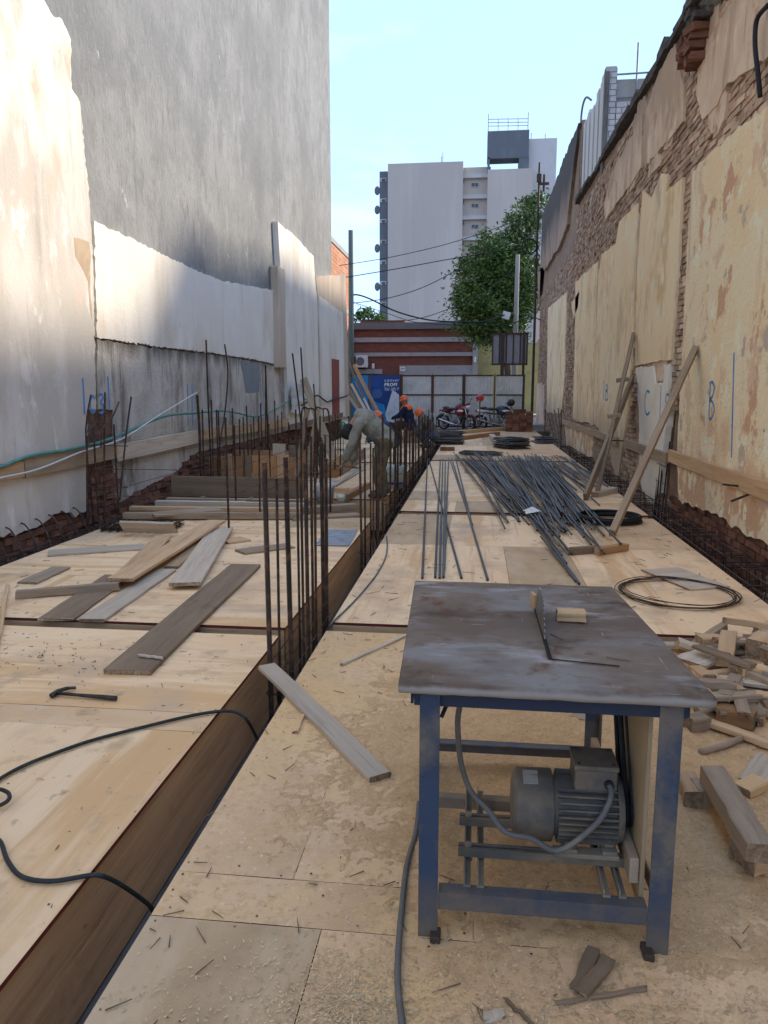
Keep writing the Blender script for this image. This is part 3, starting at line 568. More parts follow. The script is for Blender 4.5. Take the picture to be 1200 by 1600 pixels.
# tall grey apartment block far behind
AB_W = M('pale_grey_painted_wall', (.40, .375, .36), [((.37, .345, .33), (.12, .12, .03), .45, .65, 8), ((.45, .425, .405), (.5, .5, .06), .55, .75, 7), ((.31, .29, .275), (.8, .8, .05), .62, .8, 7)], .9, gain=(1.3, 1.18, 1.05))
AB_D = M('dark_grey_painted_wall', (.14, .15, .16), [((.21, .22, .23), (.5, .5, .2), .5, .75, 7)], .9)
AB_L = M('white_painted_band', (.56, .53, .50), [((.48, .455, .43), (.4, .4, .2), .5, .7)], .85)
GLASS = M('dark_window_glass', (.03, .035, .04), [], .08, spec=.6)
Y9 = 90.0
ab = thing('apartment_building', 'tall pale grey apartment block with a dark rooftop tank frame', 'building', (WY(720, 500, Y9).x, Y9 + 8, -.03))
def wy(px, py, Y=Y9): return WY(px, py, Y)
def face(name, pxa, pya, pxb, pyb, Y, D, mat, parent, bottom=None):
    a = wy(pxa, pya, Y); b = wy(pxb, pyb, Y); zb = b.z if bottom is None else bottom
    return MB().span((a.x, Y, zb), (b.x, Y + D, a.z)).obj(name, mat, parent)
face('main_wall', 606, 256, 720, 500, Y9, 16, AB_W, ab, -.03)
face('stair_wall', 720.2, 262, 762, 500, Y9 + 1.5, 14.5, AB_W, ab, -.03)
face('right_wall', 762.2, 265, 826, 500, Y9, 16, AB_W, ab, -.03)
face('far_right_wall', 826.2, 217, 861, 500, Y9 + 1, 15, AB_L, ab, -.03)
face('balcony_side', 593, 268, 606, 500, Y9 + .8, 14, AB_D, ab, -.03)
for k in range(8):
    y0p = 272 + k * 32.5
    s = face('stair_band', 720.4, y0p, 761.8, y0p + 5, Y9 + 1.1, .41, AB_L, ab)
    if 0 < k < 8 or 1:
        w = face('window', 736, y0p + 13, 748, y0p + 20, Y9 + 1.44, .1, AB_L, ab)
        for q in (0, 1): a = wy(737 + q * 5.6, y0p + 14, Y9 + 1.4); b = wy(741.6 + q * 5.6, y0p + 19, Y9 + 1.4); MB().span((a.x, Y9 + 1.38, b.z), (b.x, Y9 + 1.43, a.z)).obj('pane', GLASS, w)
        face('vent', 721.5, y0p + 9, 725, y0p + 13, Y9 + 1.3, .2, AB_D, ab)
    b_ = face('balcony_opening', 594, 278 + k * 32.3, 603.5, 283.5 + k * 32.3, Y9 + .75, .1, AB_L if k % 3 else AB_W, ab)
    face('pane', 596.5, 279 + k * 32.3, 602, 283 + k * 32.3, Y9 + .7, .04, GLASS, b_)
    if k in (0, 1, 3, 5): a = wy(589.5, 298 + k * 30, Y9 + .9); MB().ell(a, (.32, .12, .5), 10, 6).obj('satellite_dish', AB_D, ab); MB().cyl(a, (wy(594, 300 + k * 30).x, Y9 + 1.2, a.z - .1), .06, n=6).obj('dish_bracket', AB_D, ab)
tw = face('tank_frame', 762, 205, 826, 246, Y9 + .3, 2.2, AB_D, ab)
face('tank_frame_leg', 762, 246.1, 765, 268, Y9 + .3, 2.2, AB_D, ab); face('tank_frame_leg', 811, 246.1, 826, 268, Y9 + .3, 2.2, AB_D, ab)
s = MB(); a = wy(763, 204, Y9 + .4); b = wy(825, 204, Y9 + .4)
for z in (.45, .8, 1.15): s.cyl((a.x, a.y, a.z + z), (b.x, a.y, a.z + z - .1), .035, n=5)
for k in range(5): x = a.x + (b.x - a.x) * k / 4; s.cyl((x, a.y, a.z - .1), (x, a.y, a.z + 1.15), .04, n=5)
for x in (a.x, b.x): s.cyl((x, a.y, a.z), (x, a.y, a.z + 1.7), .05, n=5)
s.obj('roof_railing', RAIL, ab)
for px_, h_ in ((692, 1.2), (690, .8), (830, .7), (852, .6)): a = wy(px_, 256 if px_ < 760 else 218, Y9 + 1.5); MB().cyl((a.x, a.y, a.z - 1), (a.x, a.y, a.z + h_), .05, n=5).obj('roof_vent', RAIL, ab)

# orange hollow-brick building beyond the grey one
ORB = M('orange_hollow_brick', (.55, .25, .14), [((.45, .19, .10), (2, 2, 5), .45, .7, 5), ((.62, .36, .24), (1, 1, 3), .55, .75, 5)], .9, .4, 20, island=.12)
ob = thing('unfinished_building', 'unfinished orange hollow brick building with bare rebars on top', 'building', (-9, 41, -.03))
xr_ = WY(546, 420, 46).x
ztop = WY(540, 345, 37).z
MB().span((xr_ - 7, 37.1, -.03), (xr_ - .1, 46, ztop - .05)).obj('wall_backing', CONC, ob)
z = .1; row = 0; s = MB()
while z < ztop - .35:
    for k in range(12):
        xx = xr_ - .4 * k - (.2 if row % 2 else 0); s.span((xx - .385, 37.0, z), (xx - 0.0, 37.12, z + .185))
    for k in range(22):
        yy = 37.1 + .4 * k - (.2 if row % 2 else 0); s.span((xr_ - .12, yy + .02, z), (xr_ + .005, yy + .39, z + .185))
    z += .2; row += 1
o = s.obj('hollow_brickwork', ORB, ob, fix=False); o['kind'] = 'stuff'
for k, zz in enumerate((2.9, 5.8, ztop - .3)): MB().span((xr_ - 7, 36.97, zz), (xr_ + .03, 46, zz + .25)).obj('slab_edge', CONC, ob)
for k in range(5): MB().cyl((xr_ - .15 - .28 * k, 37.15 + .1 * (k % 2), ztop - .1), (xr_ - .15 - .28 * k, 37.15, ztop + .7 + .25 * (k % 3)), .03, n=5).obj('starter_bar', REBAR, ob)

# low dark-red brick shopfront across the street
DRB = M('dark_red_facade_brick', (.17, .068, .05), [((.22, .10, .075), (2.5, 2.5, 9), .45, .7, 5), ((.10, .045, .038), (6, 6, 22), .5, .75, 4)], .9, .4, (12, 12, 40))
GBAND = M('grey_painted_band', (.33, .335, .34), [((.26, .26, .26), 2, .5, .75, 6)], .88)
Y4 = 46.0
sf = thing('shopfront_building', 'low dark red brick building with grey horizontal bands across the street', 'building', (-4, Y4 + 5, -.03))
a = wy(537, 509, Y4); b = wy(745, 600, Y4)
MB().span((a.x - 6, Y4, -.03), (b.x, Y4 + 12, a.z)).obj('wall', DRB, sf)
for (pt, pb, xa_, xb_) in ((528, 533.5, 500, 744), (551.5, 556, 500, 744), (571, 586, 624, 744)):
    p = wy(xa_, pt, Y4 - .12); q = wy(xb_, pb, Y4 - .12); MB().span((p.x, Y4 - .12, q.z), (q.x, Y4 - .002, p.z)).obj('band', GBAND, sf)
p = wy(739, 530, Y4 - .16); q = wy(746, 600, Y4 - .16); MB().span((p.x, Y4 - .16, -.03), (q.x, Y4 - .003, p.z)).obj('pilaster', GBAND, sf)
p = wy(500, 505, Y4 - .2); q = wy(746, 513, Y4 - .2); MB().span((p.x, Y4 - .2, q.z), (q.x + .1, Y4 + .3, p.z)).obj('parapet_cap', AB_D, sf)
p = wy(563, 501, Y4 + 2); q = wy(632, 513, Y4 + 2); MB().span((p.x, Y4 + 2, q.z - .5), (q.x, Y4 + 4, p.z)).obj('rear_parapet', DRB, sf)
p = wy(558, 577, Y4 - .1); q = wy(597, 584, Y4 - .1); MB().span((p.x, Y4 - .1, q.z), (q.x, Y4 - .004, p.z)).obj('lintel', GBAND, sf)
p = wy(655, 578, Y4 - .1); q = wy(745, 620, Y4 - .1); MB().span((p.x + 1, Y4 - .05, -.02), (q.x - 1.5, Y4 - .003, 2.3)).obj('shutter', AB_D, sf)
YEL = M('mustard_wall', (.42, .34, .14), [((.33, .27, .12), 1.2, .45, .7, 8), ((.2, .17, .1), 2, .58, .75, 7)], .9)
MB().span((wy(747, 530, Y4 + .5).x, Y4 + .5, -.03), (wy(880, 530, Y4 + .5).x, Y4 + 9, wy(747, 535, Y4).z)).obj('mustard_wall', YEL, sf)
# air conditioner on brackets on the shopfront
ac = thing('air_conditioner', 'white boxy air conditioner unit mounted on the dark red brick front', 'air conditioner', wy(565, 575, Y4 - .4))
p = wy(556, 555, Y4 - .45); q = wy(574, 574, Y4 - .45)
WPL = M('white_plastic', (.68, .68, .66), [((.5, .49, .46), 6, .55, .8)], .5)
MB().span((p.x, Y4 - .45, q.z), (q.x, Y4 - .14, p.z)).obj('casing', WPL, ac, bevel=.02)
MB().torus(((p.x + q.x) / 2 - .08, Y4 - .46, (p.z + q.z) / 2), .22, .02, 'Y').obj('fan_ring', AB_D, ac); 
MB().cyl(((p.x + q.x) / 2 - .08, Y4 - .452, (p.z + q.z) / 2), ((p.x + q.x) / 2 - .08, Y4 - .457, (p.z + q.z) / 2), .2, n=16).obj('fan_grille', AB_D, ac)
for x in (p.x + .1, q.x - .1): MB().span((x - .02, Y4 - .45, q.z - .06), (x + .02, Y4 - .0, q.z - .01)).obj('bracket', AB_D, ac)
p = wy(625, 573, Y4 - .2); q = wy(633, 580, Y4 - .2)
sg = thing('small_sign', 'small white wall sign on the grey band above the fence', 'sign', (p.x, Y4 - .15, q.z)); MB().span((p.x, Y4 - .16, q.z), (q.x, Y4 - .123, p.z)).obj('plate', WPL, sg, bevel=.01)
MB().span((p.x + .05, Y4 - .164, q.z + .12), (q.x - .05, Y4 - .161, q.z + .18)).obj('blue_line', SPRAY, sg)
for px_, py_ in ((583, 571), (742, 561)):
    c_ = thing('security_camera', 'small white camera on the dark red brick front ' + ('beside the air conditioner' if px_ < 600 else 'at the grey corner pilaster'), 'camera', wy(px_, py_, Y4 - .3))
    a = wy(px_, py_, Y4 - .3); MB().tube([(a.x, a.y, a.z - .18), (a.x, a.y, a.z + .12)], .08, 8).obj('housing', WPL, c_); MB().cyl((a.x, a.y, a.z), (a.x, Y4 - .0, a.z), .03).obj('arm', WPL, c_)

# hoarding fence at the end of the lot: steel frame, ribbed translucent sheets, two printed banners
YF = 30.6
fe = thing('hoarding_fence', 'site fence of ribbed translucent sheets and blue banners in a rusty frame', 'fence', (-.8, YF, -.03))
FRAMEM = M('rusty_frame', (.075, .05, .04), [((.13, .07, .045), 6, .5, .7)], .7, metal=.3)
SHEETM = M('ribbed_translucent_sheet', (.60, .61, .61), [((.42, .43, .43), 1.1, .45, .7, 8), ((.74, .75, .75), 5, .58, .75, 7), ((.30, .30, .29), 2.4, .64, .78, 7)], .35, .6, (40, 4, 40), spec=.5, bdist=.02)
def fz(py): return WY(700, py, YF).z
def fx(px): return WY(px, 600, YF).x
zt, zm, zb = fz(585.5), fz(617), fz(668)
zb = max(zb, .02)
posts = [545, 577, 627, 676, 725, 773, 819]
for i, px_ in enumerate(posts):
    w = .11 if px_ in (627, 725) else .05
    MB().span((fx(px_) - w / 2, YF - .06, -.03), (fx(px_) + w / 2, YF + .02, zt + .02)).obj('post', FRAMEM, fe)
for i in range(len(posts) - 1):
    xa_, xb_ = fx(posts[i]) + .06, fx(posts[i + 1]) - .06
    for z in (zt - .03, zm, zb + .05): MB().span((xa_ - .005, YF - .04, z - .025), (xb_ + .005, YF + .0, z + .025)).obj('rail', FRAMEM, fe)
    if i >= 2:
        for (za, zc) in ((zb + .08, zm - .028), (zm + .028, zt - .058)):
            s = MB(); k = 40; V = []
            for j in range(k + 1):
                x = xa_ + (xb_ - xa_) * j / k; yy = YF - .012 + .009 * math.sin(j * math.pi / 2) + random.uniform(-.003, .003); V += [(x, yy, za), (x, yy, zc), (x, yy + .004, za), (x, yy + .004, zc)]
            s.add(V, [(j * 4, j * 4 + 1, j * 4 + 5, j * 4 + 4) for j in range(k)] + [(j * 4 + 2, j * 4 + 6, j * 4 + 7, j * 4 + 3) for j in range(k)]); s.obj('sheet', SHEETM, fe)
BLUE = M('blue_banner', (.012, .05, .20), [((.02, .09, .33), 1.2, .4, .7)], .45)
CYAN = M('cyan_banner', (.01, .22, .52), [((.02, .30, .62), 1.5, .4, .7)], .45)
PWHITE = M('banner_white', (.62, .68, .74), [((.4, .5, .6), 2.2, .5, .7)], .5)
def banner(xa_, xb_, mat):
    o = MB().span((xa_, YF - .085, zb + .02), (xb_, YF - .068, zt - .02)).obj('banner', mat, fe); return o
b1 = banner(fx(551), fx(576), CYAN); b2 = banner(fx(579), fx(624.5), BLUE)
def onb(pts, mat, par, name, dy=.002):
    q = [(WY(*p, YF - .09).x, WY(*p, YF - .09).z) for p in pts]
    return MB().prism(q, YF - .085 + .001, YF - .085 - dy, lambda u, v, d: (u, d, v)).obj(name, mat, par)
onb([(602, 647), (613, 610), (618, 612), (623.5, 617), (623.5, 660), (604, 660)], PWHITE, b2, 'white_tower_print', .003)
onb([(580, 659), (580, 626), (600, 632), (603, 645), (600, 659)], CYAN, b2, 'blue_print')
onb([(581, 612), (586, 608), (595, 609), (598, 616), (594, 622), (583, 622)], M('banner_mid_blue', (.05, .14, .34), [], .5), b2, 'building_print')
for i, (tx, px_, py_, sz, sh) in enumerate((('conver', 600, 596.3, .175, .25), ('PROPI', 600, 603.2, .17, .2), ('Tel 3817', 599.5, 610.2, .165, .2))):
    cu = bpy.data.curves.new('text', 'FONT'); cu.body = tx; cu.size = sz; cu.shear = sh; cu.extrude = .002
    if i == 0: cu.space_character = 1.25
    if i == 1: cu.offset = .006; cu.space_character = 1.15
    to = bpy.data.objects.new('text', cu); COL.objects.link(to)
    me = bpy.data.meshes.new_from_object(to.evaluated_get(bpy.context.evaluated_depsgraph_get())); bpy.data.objects.remove(to)
    xs = [v.co.x for v in me.vertices]; lim = fx(624.3) - WY(px_, py_, YF - .09).x; sc = lim / max(xs) if max(xs) > lim else 1
    me.materials.clear(); me.materials.append(M('banner_lettering', (.8, .82, .84), [], .5))
    p = WY(px_, py_, YF - .088)
    link('lettering', me, b2, Matrix.Translation((p.x, YF - .088, p.z)) @ Matrix.Rotation(R(90), 4, 'X') @ Matrix.Diagonal((sc, 1, 1, 1)))

# back of a billboard on a post
bi = thing('billboard', 'grey ribbed back of a billboard on a dark post above the fence', 'billboard', (WY(784, 600, 32.4).x, 32.4, .09))
p = WY(770, 523, 32.4); q = WY(823, 568, 32.4)
for k in range(5):
    xa_ = p.x + (q.x - p.x) * k / 5; xb_ = p.x + (q.x - p.x) * (k + 1) / 5
    MB().span((xa_ + .02, 32.38, q.z), (xb_ - .02, 32.42, p.z)).obj('back_panel', M('lilac_grey_sheet', (.30, .30, .34), [((.24, .24, .27), 2, .4, .7)], .6), bi)
for k in range(6): xx = p.x + (q.x - p.x) * k / 5; MB().span((xx - .025, 32.34, q.z - .05), (xx + .025, 32.42, p.z + .05)).obj('rib', FRAMEM, bi)
for z in (p.z + .03, q.z - .03): MB().span((p.x - .03, 32.31, z - .035), (q.x + .03, 32.338, z + .035)).obj('frame_rail', FRAMEM, bi)
MB().span((WY(784, 600, 32.2).x - .07, 32.2, .09), (WY(784, 600, 32.2).x + .07, 32.308, p.z)).obj('post', FRAMEM, bi)
MB().span((WY(817, 600, 32.2).x - .05, 32.2, .09), (WY(817, 600, 32.2).x + .05, 32.308, p.z + .1)).obj('post', FRAMEM, bi)

# poles
POLE = M('greenish_concrete_pole', (.15, .165, .145), [((.1, .11, .095), (3, 3, .5), .45, .7, 6)], .9)
POLE2 = M('grey_wooden_pole', (.32, .29, .255), [((.22, .195, .17), (4, 4, .3), .45, .7, 6)], .9)
a = WY(549.5, 640, 33.2); tag(MB().cyl((a.x, 33.2, .0), (a.x + .01, 33.2, WY(548, 360, 33.2).z), .13, .10, 12).obj('utility_pole', POLE, None, True), 'dark green concrete pole behind the end of the white wall', 'pole')
a = WY(803, 600, 38.5); tag(MB().cyl((a.x, 38.5, -.1), (a.x + .02, 38.5, WY(803, 398, 38.5).z), .14, .10, 12).obj('utility_pole', POLE2, None, True), 'pale weathered pole standing in front of the leafy tree', 'pole')
pp = thing('utility_pole', 'thin dark iron pole with a small crossarm beside the crumbling wall', 'pole', (WY(836, 500, 33.5).x, 33.5, .09))
a = WY(835.5, 500, 33.5); zt_ = WY(836, 254, 33.5).z
MB().cyl((a.x, 33.5, .09), (a.x, 33.5, zt_), .06, .04, 8).obj('mast', FRAMEM, pp)
for z in (zt_ - .6, zt_ - 3.9): MB().span((a.x - .09, 33.42, z - .15), (a.x + .09, 33.58, z + .15)).obj('insulator', FRAMEM, pp)
cr = WY(850, 287, 33.5); MB().span((a.x, 33.46, cr.z - .05), (cr.x + .2, 33.54, cr.z + .05)).obj('crossarm', FRAMEM, pp); MB().cyl((cr.x, 33.5, cr.z - .3), (cr.x, 33.5, cr.z + .35), .05).obj('bracket', FRAMEM, pp)
MB().torus((WY(827, 385, 33.4).x, 33.4, WY(827, 385, 33.4).z), .3, .03, 'Y').obj('wire_loop', BLACKR, pp)
# street lamp head on its cable
lp = thing('street_lamp', 'white boxy street lamp head fixed to the pale pole', 'street lamp', WY(792, 493, 38.2)); a = WY(791, 493, 38.2)
MB().box(a, (.36, .22, .34), Euler((0, R(15), 0)).to_matrix()).obj('lamp_head', WPL, lp, bevel=.02); MB().cyl((a.x + .1, 38.2, a.z), (WY(803, 495, 38.4).x, 38.45, a.z + .05), .035).obj('arm', FRAMEM, lp)
# overhead wires
def wire(pts, r, label, Ya, Yb2=None):
    n = len(pts); Yb2 = Yb2 or Ya
    cable('overhead_wire', [WY(x, y, Ya + (Yb2 - Ya) * i / (n - 1)) for i, (x, y) in enumerate(pts)], r, BLACKR, label, 'wire', n=5)
wire([(548, 461), (560, 461), (580, 468), (620, 487), (670, 500), (720, 503), (760, 502), (788, 492)], .035, 'thick black sagging cable from the green pole to the lamp', 33.1, 38.1)
wire([(530, 415), (620, 400), (720, 375), (835, 335)], .014, 'thin wire rising to the right across the upper grey block', 33.0, 33.5)
wire([(530, 435), (620, 420), (720, 402), (835, 385)], .018, 'wire crossing the grey block below the topmost one', 33.0, 33.5)
wire([(550, 474), (610, 465), (670, 445), (735, 408), (800, 360), (835, 330)], .016, 'wire curving steeply up from the green pole to the iron pole', 33.2, 33.5)
wire([(550, 500), (640, 500), (700, 483), (760, 455), (803, 420)], .016, 'wire curving up from the green pole to the pale pole', 33.2, 38.5)
wire([(545, 470), (600, 488), (660, 505), (760, 508), (803, 503)], .014, 'thin low wire just above the parapet of the brick shopfront', 33.2, 38.5)
wire([(803, 505), (815, 500), (830, 495), (845, 500)], .025, 'short wire from the pale pole towards the crumbling wall', 38.4, 33.6)

# ------------------------------------------------------------------ tree over the street
LEAF = M('tree_leaves', (.10, .175, .045), [((.17, .27, .07), 1.0, .45, .65, 4), ((.05, .095, .027), 2.2, .52, .7, 4)], .6, island=.45, spec=.35)
BARK = M('bark', (.11, .085, .065), [((.07, .055, .04), (8, 8, 1), .45, .7, 5)], .95, .8, 30)
def tree(label, base, lobes, leaves, limbs, leaf=.17, seed=3, twig=True):
    r_ = random.Random(seed); t = thing('leafy_tree', label, 'tree', base)
    s = MB(); s.tube(smooth_path(limbs[0][0]), limbs[0][1], 8)
    s.obj('trunk', BARK, t, True)
    for pts, rr in limbs[1:]: MB().tube(smooth_path(pts, 4), rr, 6).obj('limb', BARK, t, True)
    V = []; F = []
    tot = sum(l[1][0] * l[1][1] * l[1][2] for l in lobes)
    for c, rad in lobes:
        nl = int(leaves * rad[0] * rad[1] * rad[2] / tot); ncl = max(6, nl // 26)
        for _ in range(ncl):
            while True:
                d = Vector((r_.uniform(-1, 1), r_.uniform(-1, 1), r_.uniform(-1, 1)))
                if .3 < d.length < 1: break
            d = d * (1.0 if d.length > .6 else 1.4)
            cc = Vector(c) + Vector((d.x * rad[0], d.y * rad[1], d.z * rad[2])); cs = r_.uniform(.16, .36)
            for _ in range(26):
                p = cc + Vector((r_.gauss(0, cs), r_.gauss(0, cs), r_.gauss(0, cs * .7)))
                L_ = leaf * r_.uniform(.7, 1.3); e = Euler((r_.uniform(-.9, .9), r_.uniform(-.9, .9), r_.uniform(0, 6.3))).to_matrix()
                q = [e @ Vector(v) for v in ((-L_, 0, 0), (0, -L_ * .42, .02), (L_, 0, -.03), (0, L_ * .42, .02))]
                o_ = len(V); V += [tuple(p + w) for w in q]; F.append((o_, o_ + 1, o_ + 2, o_ + 3))
    s = MB(); s.v = V; s.f = F; s.m = [0] * len(F); o = s.obj('crown', LEAF, t, fix=False); o['kind'] = 'stuff'; return t
Yt = 40.5
def tp(px_, py_, dy=0): p = WY(px_, py_, Yt); return (p.x, Yt + dy, p.z)
tb = (tp(795, 560)[0], Yt, .05)
tree('leafy green street tree rising behind the billboard', tb,
     [(tp(770, 480), (1.9, 1.7, 1.6)), (tp(745, 440), (1.1, 1.3, 1.4)), (tp(790, 415), (1.2, 1.3, 1.3)), (tp(765, 390), (.9, .9, .9)), (tp(812, 450), (1.2, 1.4, 1.7)), (tp(815, 365), (.8, .9, 1.0)), (tp(832, 335), (.7, .8, .9)), (tp(805, 385), (.7, .7, .6)),
      (tp(725, 470), (.7, .8, .7)), (tp(732, 505), (.9, .9, .7)), (tp(842, 320), (.5, .6, .7)), (tp(780, 520), (1.4, 1.2, .8)), (tp(798, 350), (.45, .5, .4)), (tp(735, 415), (.5, .6, .4))],
     22000, [([tb, (tb[0], Yt, 2), (tb[0] - .2, Yt, 4), (tb[0] - .3, Yt, 6)], .18)] +
     [([(tb[0] - .15, Yt, 3.4), tp(*q)], .07) for q in ((760, 470), (745, 440), (815, 400), (835, 335), (770, 395), (735, 500))], leaf=.115)
tree('small distant treetop above the shopfront parapet', (WY(580, 497, 60).x, 60, 0), [((WY(578, 500, 60).x, 60, WY(578, 500, 60).z), (1.3, 1, .7))], 700, [([(WY(580, 500, 60).x, 60, 0), (WY(580, 500, 60).x, 60, 3), (WY(580, 500, 60).x, 60, WY(578, 502, 60).z)], .2)], .2, 8)
# ================================================================== SAW BENCH
BLUEP = M('scuffed_blue_paint', (.036, .062, .108), [((.026, .042, .07), 2.5, .45, .7, 6), ((.15, .13, .11), 5, .46, .62, 9), ((.10, .07, .05), 16, .62, .75, 6), ((.30, .26, .21), (3, 3, 1.5), .62, .80, 8), ((.15, .12, .088), 9, .36, .10, .26, 'z')], .6, .3, 60)
TOPM = M('worn_steel_plate', (.16, .115, .084), [((.22, .17, .13), 3, .42, .62, 9), ((.095, .064, .046), 5, .54, .68, 9), ((.24, .22, .20), (1.6, 3.5, 3), .48, .60, 9), ((.37, .355, .335), (2.2, 5, 3), .58, .70, 10), ((.14, .065, .035), 6, .56, .68, 9), ((.34, .31, .28), (70, 5, 5), .68, .74, 3), ((.34, .31, .28), (6, 80, 5), .69, .74, 3), ((.045, .035, .03), 3.4, .66, .76, 9), ((.33, .30, .27), (11, 11, 3), .799, .789, .02, 'z')], .78, .3, 50, metal=.0, spec=.12)
GREYP = M('dusty_grey_paint', (.095, .088, .078), [((.24, .18, .115), 4, .42, .66, 9), ((.08, .085, .09), 12, .55, .75, 5), ((.35, .29, .21), (6, 6, 3), .62, .8, 8)], .7, .4, 60)
DUSTM = M('sawdust_coated_metal', (.20, .165, .125), [((.34, .26, .165), 4, .45, .7, 8), ((.10, .10, .10), 11, .55, .75, 6)], .8, .4, 60)
sb = thing('table_saw', 'blue steel saw bench with a worn metal top and grey motor below', 'saw bench', (.2, 2.55, 0))
Q = [Vector((-.197, 2.018)), Vector((.640, 2.012)), Vector((.563, 3.140)), Vector((-.241, 3.150))]
def bil(u, v): a = Q[0].lerp(Q[1], u); b = Q[3].lerp(Q[2], u); return a.lerp(b, v)
bl0 = G(833, 938, .8); bl1 = G(859, 1028, .8)
s = MB(); n, m = 22, 26; V = []
for j in range(m + 1):
    for i in range(n + 1):
        p = bil(i / n, j / m); e = min(i, n - i, j, m - j); zz = .800 + .0025 * noise.noise((p.x * 3, p.y * 3, 0)) - (.006 if e == 0 else 0)
        V.append((p.x, p.y, zz))
s.add(V, [(j * (n + 1) + i, j * (n + 1) + i + 1, (j + 1) * (n + 1) + i + 1, (j + 1) * (n + 1) + i) for j in range(m) for i in range(n)])
per = [i for i in range(n + 1)] + [j * (n + 1) + n for j in range(1, m + 1)] + [m * (n + 1) + i for i in range(n - 1, -1, -1)] + [j * (n + 1) for j in range(m - 1, 0, -1)]
ring = [V[i] for i in per]; k = len(ring); c_ = Vector((.19, 2.58, 0))
rr = [[(c_.x + (p[0] - c_.x) * f, c_.y + (p[1] - c_.y) * f, z + random.uniform(-.0015, .0015)) for p in ring] for f, z in ((1, .794), (1.009, .787), (1.011, .772), (1.003, .762), (.97, .762))]
o_ = len(s.v); s.v += [q for r_ in rr for q in r_]
for a in range(4):
    for i in range(k): s.f.append((o_ + a * k + i, o_ + a * k + (i + 1) % k, o_ + (a + 1) * k + (i + 1) % k, o_ + (a + 1) * k + i)); s.m.append(0)
s.f.append(tuple(o_ + 4 * k + i for i in range(k))); s.m.append(0)
top = s.obj('tabletop', TOPM, sb, True)
SLOT = M('dark_slot', (.012, .011, .01), [], .9)
d_ = (bl1 - bl0).normalized(); nrm_ = Vector((-d_.y, d_.x, 0))
MB().box(((bl0 + bl1) / 2 + Vector((0, 0, .0025))), ((bl1 - bl0).length + .03, .012, .002), Matrix((d_, nrm_, Vector((0, 0, 1)))).transposed()).obj('blade_slot', SLOT, top)
q0, q1 = G(862, 1031, .8), G(968, 1042, .8); e_ = (q1 - q0).normalized(); MB().box((q0 + q1) / 2 + Vector((0, 0, .0025)), ((q1 - q0).length, .006, .0015), Matrix((e_, Vector((-e_.y, e_.x, 0)), Vector((0, 0, 1)))).transposed()).obj('insert_plate_seam', SLOT, top)
# angle-iron frame under the top
FRAMEB = M('dark_blue_iron', (.02, .032, .06), [((.05, .045, .04), 6, .55, .8, 6)], .6)  # blue darker than the leg paint, mottled grey-brown
def ins(u, v): p = bil(u, v); return p
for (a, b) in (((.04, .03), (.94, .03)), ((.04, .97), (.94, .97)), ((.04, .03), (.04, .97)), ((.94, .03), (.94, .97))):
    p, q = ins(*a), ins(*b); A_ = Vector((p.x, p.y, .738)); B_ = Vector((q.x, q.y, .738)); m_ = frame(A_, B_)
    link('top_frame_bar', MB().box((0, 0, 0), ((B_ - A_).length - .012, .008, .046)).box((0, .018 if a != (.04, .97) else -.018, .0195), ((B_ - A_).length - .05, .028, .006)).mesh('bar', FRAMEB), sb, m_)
def angle_leg(xa, xb, y0, y1, zb_, zt_, sx, sy):
    """L-section: a face towards the camera and a flange going back"""
    yf = y0 if sy > 0 else y1
    s = MB().span((xa, yf, zb_), (xb, yf + sy * .006, zt_)); xx = xa if sx > 0 else xb - .006
    s.span((xx, yf + sy * .0065, zb_), (xx + .006, yf + sy * .055, zt_)); return s
l = angle_leg(-.142, -.085, 2.035, 0, .0, .757, 1, 1).obj('leg', BLUEP, sb, bevel=.0015); MB().box((-.09, 2.03, .012), (.03, .05, .022)).obj('foot_tab', FRAMEM, l, bevel=.004)
l = angle_leg(.510, .572, 2.040, 0, .0, .757, 0, 1).obj('leg', BLUEP, sb, bevel=.0015); MB().box((.513, 2.035, .012), (.03, .06, .022)).obj('foot_tab', FRAMEM, l, bevel=.004)
angle_leg(-.205, -.15, 0, 3.10, 0, .757, 1, -1).obj('leg', BLUEP, sb, bevel=.0015); angle_leg(.475, .535, 0, 3.10, 0, .757, 0, -1).obj('leg', BLUEP, sb, bevel=.0015)
s = MB().span((-.084, 2.042, .088), (.509, 2.048, .142)).span((-.084, 2.0485, .136), (.509, 2.09, .142)); s.obj('front_rail', BLUEP, sb, bevel=.001)
MB().span((-.15, 3.088, .062), (.475, 3.094, .118)).span((-.15, 3.05, .112), (.475, 3.087, .118)).obj('rear_rail', BLUEP, sb, bevel=.001)
for xx, x2 in ((-.136, -.196), (.558, .528)):
    m_ = frame((xx, 2.095, .115), (x2, 3.05, .09)); link('side_rail', MB().box((0, 0, 0), (.95, .006, .05)).mesh('rail', BLUEP), sb, m_)
MB().span((-.155, 2.60, .085), (.54, 2.606, .125)).span((-.155, 2.607, .119), (.54, 2.64, .125)).obj('cross_rail', DUSTM, sb)
for xx in (-.012, .028, .39, .435): MB().span((xx, 2.075, .143), (xx + .022, 2.62, .150)).span((xx, 2.075, .1505), (xx + .005, 2.62, .168)).obj('motor_rail', DUSTM, sb)
for yy in (2.185, 2.355):
    sl = MB().span((-.03, yy, .1685), (.475, yy + .012, .196)).span((-.03, yy + .024, .1685), (.475, yy + .036, .196)).span((-.03, yy + .012, .169), (.475, yy + .024, .178)).obj('slotted_bar', GREYP, sb, bevel=.001)
    for xx in (.0, .44): MB().cyl((xx, yy + .018, .178), (xx, yy + .018, .205), .012, n=6).obj('bolt', DUSTM, sl)
